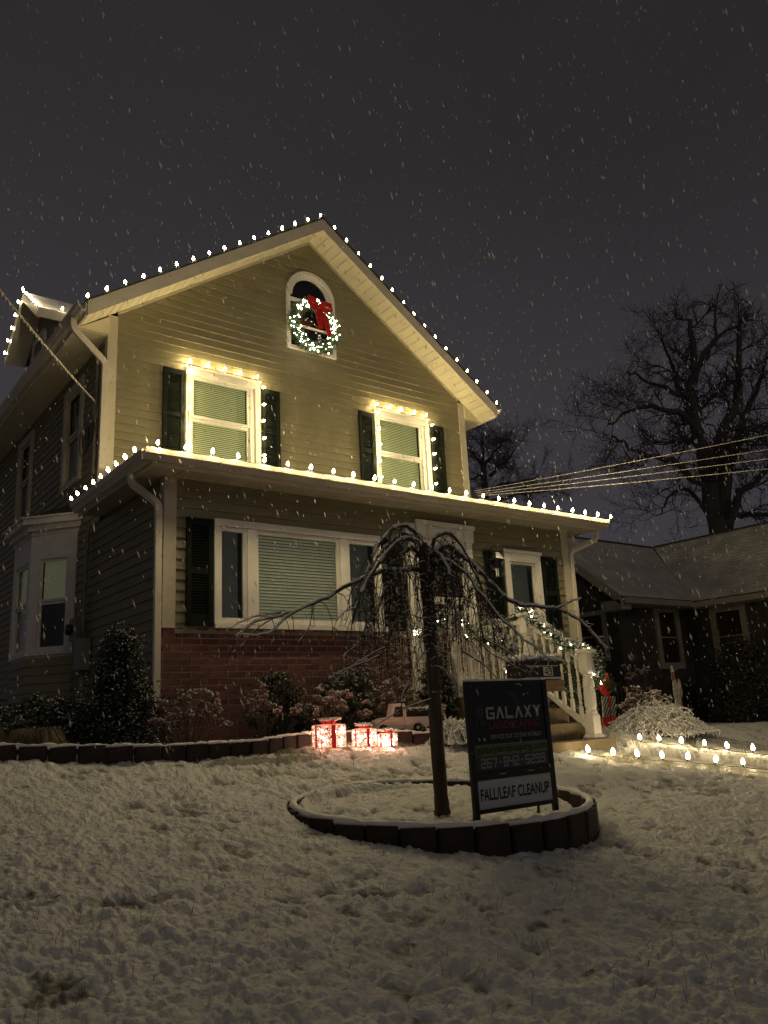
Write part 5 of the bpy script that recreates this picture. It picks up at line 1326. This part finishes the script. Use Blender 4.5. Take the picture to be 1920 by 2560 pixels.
# ------------------------------------------------------------------ stacked gift ornament and painted figure
go = thing('stacked_gift_ornament', 'flat wooden stack of red and green striped gifts leaning beside the steps', 'yard ornament', (8.83, -.9, .55))
YG = -.9
RP = mat('paint_red', (.75, .04, .03), .55, var=.15, vscale=15); GP = mat('paint_green', (.03, .16, .05), .55); CP = mat('paint_cream', (.72, .70, .58), .55)
def plate(nm, poly, y, m_, par=None, th=.016): return part(nm, MB().prism(poly, 'y', y, y+th), m_, par or go)
plate('bottom_gift', [(8.680, .52), (8.980, .52), (9.020, .76), (8.700, .76)], YG, RP)
mid = plate('middle_gift', [(8.730, .762), (9.000, .762), (9.015, 1.02), (8.750, 1.02)], YG+.002, CP)
for k in range(-3, 7):
    a = 8.730+k*.058; z0, z1 = .765, 1.017
    xl, xr = 8.738, 9.002
    # diagonal stripe clipped to the panel
    p = [(a, z0), (a+.03, z0), (a+.03+.2, z1), (a+.2, z1)]
    def clip(p, xl, xr):
        for sgn_, lim in ((1, xl), (-1, xr)):
            out = []
            for i in range(len(p)):
                c, d = p[i], p[(i+1) % len(p)]; ci = sgn_*(c[0]-lim) >= 0; di = sgn_*(d[0]-lim) >= 0
                if ci: out.append(c)
                if ci != di: t = (lim-c[0])/(d[0]-c[0]); out.append((lim, c[1]+t*(d[1]-c[1])))
            p = out
            if not p: return p
        return p
    p = clip(p, xl, xr)
    if len(p) >= 3: part('stripe', MB().prism(p, 'y', YG-.0015, YG+.0015), GP, mid)
plate('top_gift', [(8.680, 1.15), (8.820, 1.28), (8.920, 1.32), (8.980, 1.12), (8.900, 1.03), (8.780, 1.04)], YG+.004, RP)
part('ribbon', MB().box(8.865, 8.885, YG-.006, YG-.002, .76, 1.05), RP, go)
bow(go, (8.870, YG-.02, .98), .05, RP)
_, _, a_, b_ = sprigs([(8.900+.05*math.cos(t), YG-.03, 1.16+.06*math.sin(t)) for t in np.linspace(0, 6.28, 12)], .035, 420, .02); part('wreath', seg_mesh('wreath', a_, b_, .0035, .002, 3), GREEN, go, kind='stuff')
part('stake', MB().box(8.840, 8.870, YG+.02, YG+.045, .35, 1.1), MATS['fresh_wood'], go)
fg = thing('painted_figure_cutout', 'weathered white and red painted figure cutout standing behind the hydrangeas', 'yard ornament', (12.25, .3, .5))
YF2 = .3; s_ = 1.0
def fp(nm, pts, m_, dy=0): return part(nm, MB().prism([(12.12+x*.30, .60+z*.86) for x, z in pts], 'y', YF2+dy, YF2+dy+.02), m_, fg)
DW = mat('paint_dirty_white', (.50, .46, .40), .7, var=.3, vscale=12); DR2 = mat('paint_dull_red', (.30, .05, .04), .7, var=.3, vscale=12)
fp('robe', [(.45, .0), (.95, .0), (.86, .35), (.80, .60), (.62, .45)], DR2)
fp('coat', [(.12, .60), (.10, .48), (.22, .30), (.60, .0), (.78, .02), (.72, .30), (.70, .52), (.56, .66), (.40, .76), (.20, .74)], DW, -.021)
fp('face', [(.10, .75), (.42, .75), (.38, .90), (.16, .90)], mat('paint_rosy', (.32, .14, .11), .7), -.021)
fp('hat', [(.14, .90), (.38, .90), (.34, .98), (.24, 1.02), (.16, .99)], DW, -.022)
fp('sack', [(.66, .56), (.80, .60), (.86, .40), (.92, .52), (.84, .74), (.72, .76)], DW, -.020)
fp('cane', [(.12, 0), (.20, 0), (.24, .28), (.30, .34), (.24, .38), (.14, .34)], DW, -.022)

# ------------------------------------------------------------------ neighbouring house
nb_ = thing('neighbouring_house', 'dark single storey house with snowy roofs and pale window frames at the right', 'house', (17, 5, .35))
NX = 14.5
part('wall', MB().prism([(2.95, .2), (6.75, .2), (6.75, 3.1), (4.85, 4.62), (2.95, 3.1)], 'x', NX, NX+.05), NWALL, nb_)
part('wall', MB().box(NX+.051, 17.1, 2.95, 3.0, .2, 3.1), NWALL, nb_)
part('wall', MB().box(17.1, 17.15, -9, 2.949, .2, 3.1), NWALL, nb_)
part('foundation', MB().box(17.0, 17.099, -9, 2.9, .1, .80), mat('dim_stone', (.10, .09, .075), .9, var=.3), nb_)
# roof A (ridge along x) and roof B (ridge along y)
def slab(pts, th, m_, nm, dz=0): 
    mb = MB(); v = [(a, b, c+dz) for a, b, c in pts]+[(a, b, c+dz+th) for a, b, c in pts]; n = len(pts)
    mb.add(v, [tuple(range(n))[::-1], tuple(range(n, 2*n))]+[(i, (i+1) % n, (i+1) % n+n, i+n) for i in range(n)]); return part(nm, mb, m_, nb_)
ea = 2.60; zA = 3.02; rA = 4.85; hA = 4.84
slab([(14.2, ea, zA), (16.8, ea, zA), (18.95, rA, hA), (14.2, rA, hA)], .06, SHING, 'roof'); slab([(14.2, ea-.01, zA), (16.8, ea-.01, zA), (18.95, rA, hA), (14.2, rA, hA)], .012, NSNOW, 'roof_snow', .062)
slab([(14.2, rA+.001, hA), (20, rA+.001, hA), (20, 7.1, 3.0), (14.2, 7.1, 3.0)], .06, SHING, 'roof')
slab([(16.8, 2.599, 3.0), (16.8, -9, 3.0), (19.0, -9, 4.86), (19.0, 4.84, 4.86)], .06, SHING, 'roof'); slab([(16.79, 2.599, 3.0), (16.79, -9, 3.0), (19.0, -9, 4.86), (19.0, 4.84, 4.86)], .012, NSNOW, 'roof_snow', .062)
slab([(19.001, -9, 4.86), (22, -9, 2.6), (22, 7, 2.6), (19.001, 7, 4.86)], .06, SHING, 'roof')
part('ridge_cap', MB().box(18.93, 19.07, -9, 4.8, 4.925, 4.955), SHING, nb_); part('ridge_cap', MB().box(14.2, 18.9, 4.79, 4.91, 4.905, 4.935), SHING, nb_)
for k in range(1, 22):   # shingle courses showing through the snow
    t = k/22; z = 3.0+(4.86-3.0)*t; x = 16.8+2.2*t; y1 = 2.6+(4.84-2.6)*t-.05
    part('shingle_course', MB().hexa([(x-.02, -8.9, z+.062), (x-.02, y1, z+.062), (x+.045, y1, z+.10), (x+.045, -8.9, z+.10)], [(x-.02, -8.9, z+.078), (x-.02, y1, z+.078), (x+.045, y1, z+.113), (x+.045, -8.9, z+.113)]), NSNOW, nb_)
part('gutter', MB().box(14.2, 16.69, ea-.12, ea-.015, 2.92, 3.04), NTRIM, nb_); part('gutter', MB().box(16.68, 16.785, -9, 2.48, 2.90, 3.02), NTRIM, nb_)
part('soffit', MB().box(14.25, 16.8, ea, 2.949, 2.90, 2.93), NTRIM, nb_); part('soffit', MB().box(16.8, 17.099, -9, 2.59, 2.88, 2.91), NTRIM, nb_)
for sg in (-1, 1):
    ye = 4.85+sg*2.25; A_ = sorted([4.85, ye]); zf = lambda y: 4.84-.81*abs(y-4.85)
    mb = MB(); mb.hexa([(14.16, A_[0], zf(A_[0])-.13), (14.20, A_[0], zf(A_[0])-.13), (14.20, A_[1], zf(A_[1])-.13), (14.16, A_[1], zf(A_[1])-.13)], [(14.16, A_[0], zf(A_[0])+.06), (14.20, A_[0], zf(A_[0])+.06), (14.20, A_[1], zf(A_[1])+.06), (14.16, A_[1], zf(A_[1])+.06)]); part('rake_board', mb, NTRIM, nb_)
part('cornice_return', MB().box(14.16, 14.5, ea-.02, 3.1, 2.80, 3.0), NTRIM, nb_)
NG = mat('neighbour_glass', (.035, .022, .016), .15)
def nwin(axis, a0, a1, z0, z1, at, w_=.12):
    def b(mb, p, q, za, zb, d0, d1):
        if axis == 'x': mb.box(at-d1, at-d0, p, q, za, zb)
        else: mb.box(p, q, at-d1, at-d0, za, zb)
    mb = MB(); b(mb, a0, a0+w_, z0, z1, 0.001, .05); b(mb, a1-w_, a1, z0, z1, 0.001, .05); b(mb, a0+w_, a1-w_, z1-w_, z1, 0.001, .05); b(mb, a0+w_, a1-w_, z0, z0+w_, 0.001, .05)
    fr = part('window', mb, NTRIM, nb_); p = MB(); b(p, a0+w_, a1-w_, z0+w_, z1-w_, .002, .008); part('pane', p, NG, fr)
    s = MB(); zm = (z0+z1)/2; b(s, a0+w_, a1-w_, zm-.015, zm+.015, .009, .025); part('sash_bar', s, NTRIM, fr); return fr
nwin('x', 3.26, 4.07, 1.77, 2.88, NX, .10); nwin('y', 15.78, 16.72, 1.56, 2.97, 2.95, .14)
w3 = nwin('x', 1.48, 2.34, 1.52, 2.90, 17.1, .14)
part('candle_light', octa_mesh('candle_light', [(17.06, 1.82, 1.83)], .02, 1.4), mat('candle_pink', (1, .5, .4), .5, emit=(1, .35, .25), es=14), w3)
leafy(14.8, .55, .62, .6, 1.45, 9000, 'large dark bare bush before the neighbouring house at the right edge', seed=41, size=.02, snow=.02, m_=mat('dark_twig_leaf', (.03, .026, .018), .9, var=.3, vscale=20), shape='round', stems=60)
leafy(16.3, 1.6, .5, .5, .62, 3500, 'low dark hedge bush along the neighbouring foundation', seed=42, size=.025, snow=.03, m_=MATS['dark_twig_leaf'])
leafy(15.4, 2.2, .5, .4, .75, 3500, 'low dark bush under the second neighbouring window', seed=43, size=.025, snow=.03, m_=MATS['dark_twig_leaf'])
leafy(13.9, 2.9, .5, .4, .8, 3500, 'dark bush at the gable wall of the neighbouring house', seed=44, size=.025, snow=.03, m_=MATS['dark_twig_leaf'])
pk = thing('picket_fence', 'dim low picket fence between the two houses', 'fence', (12, 2.6, .45))
pm_ = MB().prism([(-.035, 0), (.035, 0), (.035, .80), (0, .86), (-.035, .80)], 'y', -.009, .009).mesh('picket'); pm_.materials.append(NWALL)
for i in range(34):
    o = bpy.data.objects.new('picket', pm_); COL.objects.link(o); o.parent = pk; o.matrix_parent_inverse = WM[pk.name].inverted(); o.location = (9.7+i*.125, 2.6, .45)
part('rail', MB().box(9.65, 13.9, 2.61, 2.64, .65, .72), NWALL, pk); part('rail', MB().box(9.65, 13.9, 2.61, 2.64, 1.08, 1.15), NWALL, pk)

# ------------------------------------------------------------------ background trees
def big_tree(nm, lab, trunk, limbs, trad, lrad, seed, nsub, sub_len, levels=3, tw=.012, base=None):
    rnd = random.Random(seed); base = base or trunk[0]; t = thing(nm, lab, 'tree', base)
    part('trunk', MB().tube(smooth_path(trunk, 3), list(np.linspace(trad, trad*.72, (len(trunk)-1)*3+1)), 10), BARKFAR, t, smooth=True)
    A, B, RA, RB = [], [], [], []
    def grow(p, d, L, r, lev):
        n = 5; q = p.copy(); pts = [q.copy()]
        for i in range(n):
            d = (d+Vector([rnd.gauss(0, .20) for _ in range(3)])+Vector((0, 0, .04))).normalized(); q2 = q+d*(L/n)
            A.append(tuple(q)); B.append(tuple(q2)); RA.append(r*(1-.6*i/n)); RB.append(r*(1-.6*(i+1)/n)); q = q2; pts.append(q.copy())
            if lev > 0:
                for _ in range(2 if rnd.random() < .55 else 1):
                    a = Vector([rnd.gauss(0, 1) for _ in range(3)]); a = (a-d*a.dot(d)).normalized(); nd = (d*.75+a*.8).normalized()
                    grow(q, nd, L*rnd.uniform(.42, .66), r*.55, lev-1)
    for lb, lr in zip(limbs, lrad):
        sp = smooth_path(lb, 3, .05); n = len(sp)
        part('limb', MB().tube(sp, [lr*(1-.75*i/(n-1)) for i in range(n)], 8), BARKFAR, t, smooth=True)
        for i in range(n//4, n):
            for _ in range(nsub):
                d = (sp[i]-sp[i-1]).normalized(); a = Vector([rnd.gauss(0, 1) for _ in range(3)]); a = (a-d*a.dot(d)).normalized()
                grow(sp[i], (d*.5+a).normalized(), sub_len*rnd.uniform(.6, 1.2), max(tw*1.6, lr*.28*(1-.6*i/n)), levels-1)
    part('twigs', seg_mesh('twigs', A, B, np.maximum(RA, tw*.6), np.maximum(RB, tw*.5), 3), BARKFAR, t, kind='stuff'); return t
BT = [
 [(25.42,6.49,6.10),(25.42,6.49,7.44),(25.36,6.53,8.89),(25.26,6.61,9.93),(25.29,6.59,11.13),(25.46,6.46,12.66),(25.52,6.41,14.23)],
 [(25.42,6.49,6.10),(26.16,6.42,8.24),(26.61,6.58,9.85),(27.62,6.30,11.34),(28.29,6.29,12.77),(28.96,6.28,15.11)],
 [(25.28,6.59,9.63),(24.62,6.60,10.40),(23.89,6.66,10.50),(22.90,6.92,10.47),(21.88,7.20,10.08),(21.10,7.31,9.69)],
 [(25.20,6.66,10.38),(25.39,7.14,11.65),(25.70,7.53,13.14),(26.01,7.93,14.20)],
 [(24.91,6.88,11.31),(23.98,7.18,11.67),(23.16,7.39,11.88),(22.61,7.40,11.90)],
 [(25.35,6.54,11.73),(25.13,5.87,12.65),(25.23,4.95,13.05),(25.26,4.08,13.13)],
 [(25.39,6.51,12.04),(26.69,6.35,13.55),(27.57,6.51,14.83),(28.18,6.88,15.86)],
 [(26.83,6.66,8.69),(28.22,6.43,10.70),(29.41,6.35,12.21),(30.68,6.21,14.14)],
 [(25.27,6.60,7.59),(24.64,6.59,8.08),(23.70,6.81,8.71),(22.72,7.06,8.77),(21.79,7.28,9.11),(21.16,7.26,9.27)],
 [(25.30,6.58,6.88),(25.16,7.00,7.53),(25.00,7.45,8.05),(24.72,7.98,7.56),(24.67,8.33,7.20)],
 [(25.68,6.29,6.43),(25.50,5.58,7.51),(25.42,4.80,7.71),(25.50,3.89,8.57)],
 [(25.66,6.30,6.71),(26.70,6.34,6.97),(27.92,6.24,7.15),(29.31,6.01,7.48)],
 [(25.71,6.26,9.45),(28.06,6.34,9.71),(30.43,6.40,11.26)]]
big_tree('bare_oak_tree', 'huge bare spreading tree rising behind the neighbouring roof', [(25.3, 6.5, .3), (25.35, 6.5, 3.0), (25.42, 6.49, 6.2)], BT, .52, [.34, .30, .13, .13, .09, .11, .10, .18, .14, .09, .18, .16, .11], 5, 1, 1.3, 3, .010)
ST = [[(21.47,13.52,10.03),(21.10,13.81,10.63)],[(21.47,13.52,10.03),(22.09,13.36,10.65),(22.58,13.29,11.21)],[(21.47,13.52,10.03),(21.38,13.28,10.51),(21.15,13.14,11.01)],[(21.66,13.38,9.61),(22.31,13.19,10.14),(22.91,13.04,10.86)],[(21.41,13.57,9.62),(21.03,13.86,9.49),(20.84,14.01,9.34)],[(21.62,13.41,8.96),(22.01,12.79,9.26),(22.55,12.05,9.22)],[(21.66,13.38,8.64),(22.90,12.42,8.88),(23.77,11.75,8.98)]]
big_tree('bare_street_tree', 'small bare tree seen beyond the right eave of the gable house', [(21.3, 13.5, .3), (21.4, 13.5, 5), (21.46, 13.53, 8.5), (21.48, 13.52, 10.05)], ST, .16, [.07, .08, .07, .08, .06, .08, .07], 8, 2, 1.0, 3, .008)
for i, (x, y, h) in enumerate(((30, 14, 6.0), (34, 9, 6.5), (27, 18, 5.5))):
    b = Vector((x, y, .3)); lim = [[b+Vector((0, 0, h*.45)), b+Vector((dx*.5, dy*.5, h*.75)), b+Vector((dx, dy, h))] for dx, dy in ((-2, 1), (1.5, -1.5), (0, 0), (2.2, 1), (-1, -2))]
    big_tree('distant_tree', ['bare distant tree low behind the gable house right corner', 'bare distant tree behind the far end of the neighbouring roof', 'bare distant tree lowest on the skyline between the houses'][i], [b, b+Vector((0, 0, h*.5))], lim, .2, [.1]*5, 60+i, 2, 1.2, 2, .010)

# ------------------------------------------------------------------ utility cables
def cable(lab, a, b, sag, r_, twist=0, n=60):
    a = Vector(a); b = Vector(b); out = [[], []]
    for i in range(n*3+1):
        t = i/(n*3); p = a.lerp(b, t); p.z -= sag*4*t*(1-t); ph = t*twist*6.283
        d = Vector((math.cos(ph), 0, math.sin(ph)))*r_*1.1
        out[0].append(p+d); out[1].append(p-d)
    t = thing('utility_cable', lab, 'cable', a, 'snow coated service cables')
    if twist:
        part('strand', MB().tube(out[0], r_, 5), CABLE, t, smooth=True); part('strand', MB().tube(out[1], r_*.7, 5), CABLE, t, smooth=True)
    else: part('strand', MB().tube([(p+q)/2 for p, q in zip(*out)][::2], r_, 5), CABLE, t, smooth=True)
cable('twisted snowy service cable dropping to the upper side wall at the left', (3.08, 2.24, 5.06), (.2, -3.7, 3.75), .05, .008, 30, 70)
for i, (z_, zb_, l_) in enumerate(((4.40, 4.9, 'highest of the four snowy cables at the right'), (4.20, 4.8, 'second of the four snowy cables from the top'), (4.07, 4.75, 'third of the four snowy cables from the top'), (3.93, 4.7, 'lowest of the four snowy cables at the right'))):
    q = Vector((10.45, -2.8, z_)); s0_ = Vector((9.47, 1.9-.02*i, 4.60-.035*i)); e_ = s0_+(q-s0_)*2.0; cable(l_, s0_, e_, .06, .0065)
lp = thing('cable_bundle', 'loops of black wire and a bracket beside the upstairs side window', 'cable', (3.05, 2.4, 4.9))
mb = MB()
for k in range(4):
    c0 = (3.05, 2.34+.07*k, 4.84-.02*k); mb.tube([(c0[0]-.01*k, c0[1]+.12*math.cos(t)*(1+.15*k), c0[2]-.12-.16*math.sin(t)*(1+.2*k)) for t in np.linspace(-.6, 3.8, 16)], .006, 4)
part('loops', mb, BLACK, lp, smooth=True); part('bracket', MB().box(3.04, 3.10, 2.23, 2.29, 4.86, 5.06), GREY, lp)

# ------------------------------------------------------------------ grass blades through the snow
def blades():
    rng = np.random.default_rng(90); n = 3000; a = rng.uniform(R(-5), R(80), n); q = 1.2+8.5*rng.random(n)**.8
    x = CAMP.x+q*np.sin(a); y = CAMP.y+q*np.cos(a); k = (y < -1.7) & (np.abs(np.hypot(x-RC[0], y-RC[1])-RR) > .08) & ~walk_mask(x, y)
    cl = grid_noise(x, y, .45, 15) > .05; k &= cl; x, y = x[k], y[k]; z = ground_z(x, y)+.008
    h = rng.uniform(.015, .05, len(x)); A = np.stack([x, y, z], 1); B = A+np.stack([rng.normal(size=len(x))*.012, rng.normal(size=len(x))*.012, h], 1)
    o = part('grass_blades', seg_mesh('grass_blades', A, B, .0013, .0005, 3), mat('grass_blade', (.13, .11, .045), .8, var=.4, vscale=40)); tag(o, 'thin grass blades poking up through the snowy lawn', 'grass', kind='stuff')
    # taller frosted blades on the lawn edge beside the walk
    n = 700; t = rng.random(n); P_ = np.array([p[:2] for p in dens(WALK, 40)]); ix = (rng.random(n)**1.2*(len(P_)*.75)).astype(int); P_ = P_[ix]+rng.normal(size=(n, 2))*.035
    A = np.stack([P_[:, 0], P_[:, 1], g0(P_[:, 0], P_[:, 1])-.02], 1); B = A+np.stack([rng.normal(size=n)*.02, rng.normal(size=n)*.02, rng.uniform(.03, .085, n)], 1)
    o = part('edge_grass', seg_mesh('edge_grass', A, B, .0022, .001, 3), mat('frosted_blade', (.5, .46, .34), .8)); tag(o, 'frosted grass tips along the lawn edge of the walk', 'grass', kind='stuff')
blades()

# ------------------------------------------------------------------ falling snow
def flake_mat():
    mt = bpy.data.materials.new('snowflake'); mt.use_nodes = True; n = mt.node_tree; b = n.nodes['Principled BSDF']; o = n.nodes['Material Output']
    b.inputs['Base Color'].default_value = (.6, .6, .6, 1); b.inputs['Roughness'].default_value = .9
    t = n.nodes.new('ShaderNodeBsdfTranslucent'); t.inputs[0].default_value = (.8, .8, .78, 1); mx = n.nodes.new('ShaderNodeMixShader'); mx.inputs[0].default_value = .55
    tr = n.nodes.new('ShaderNodeBsdfTransparent'); m2 = n.nodes.new('ShaderNodeMixShader'); m2.inputs[0].default_value = .70
    n.links.new(b.outputs[0], mx.inputs[1]); n.links.new(t.outputs[0], mx.inputs[2]); n.links.new(mx.outputs[0], m2.inputs[1]); n.links.new(tr.outputs[0], m2.inputs[2]); n.links.new(m2.outputs[0], o.inputs[0]); return mt
def snowfall():
    rng = np.random.default_rng(99); n = 12000
    a = rng.uniform(R(2), R(76), n); q = 3.9+12*rng.random(n)**.8; el = np.tan(np.radians(rng.uniform(-6, 48, n)))
    P_ = np.stack([CAMP.x+q*np.sin(a), CAMP.y+q*np.cos(a), CAMP.z+q*el], 1)
    inside = (P_[:, 1] > -.25) & (P_[:, 0] > 2.6) & (P_[:, 0] < 9.6) & (P_[:, 2] < 3.7) | (P_[:, 1] > 1.6) & (P_[:, 0] > 2.6) & (P_[:, 0] < 9.8) | (P_[:, 2] < g0(P_[:, 0], P_[:, 1])+.05) | (P_[:, 2] > 9)
    P_ = P_[~inside]; N = len(P_); F = np.array([(0,1,4),(1,2,4),(2,3,4),(3,0,4),(1,0,5),(2,1,5),(3,2,5),(0,3,5)])
    base = np.array([(1,0,0),(0,1,0),(-1,0,0),(0,-1,0),(0,0,1),(0,0,-1)], float)
    s = .0030+.0044*rng.random(N)**2
    el_ = rng.uniform(2.4, 5.5, N); B_ = base[None]*s[:, None, None]*(1+rng.uniform(-.2, .2, (N, 6, 1))); B_[:, :, 2] *= el_[:, None]
    tl = rng.normal(.28, .1, N); B_[:, :, 0] -= B_[:, :, 2]*tl[:, None]
    V = (B_+P_[:, None]).reshape(-1, 3); Fa = (F[None]+(np.arange(N)*6)[:, None, None]).reshape(-1, 3)
    o = part('snowfall', np_mesh('snowfall', V, Fa), flake_mat()); tag(o, 'snowflakes stretched into short slanting streaks in front of the house', 'snowfall', kind='stuff')
snowfall()
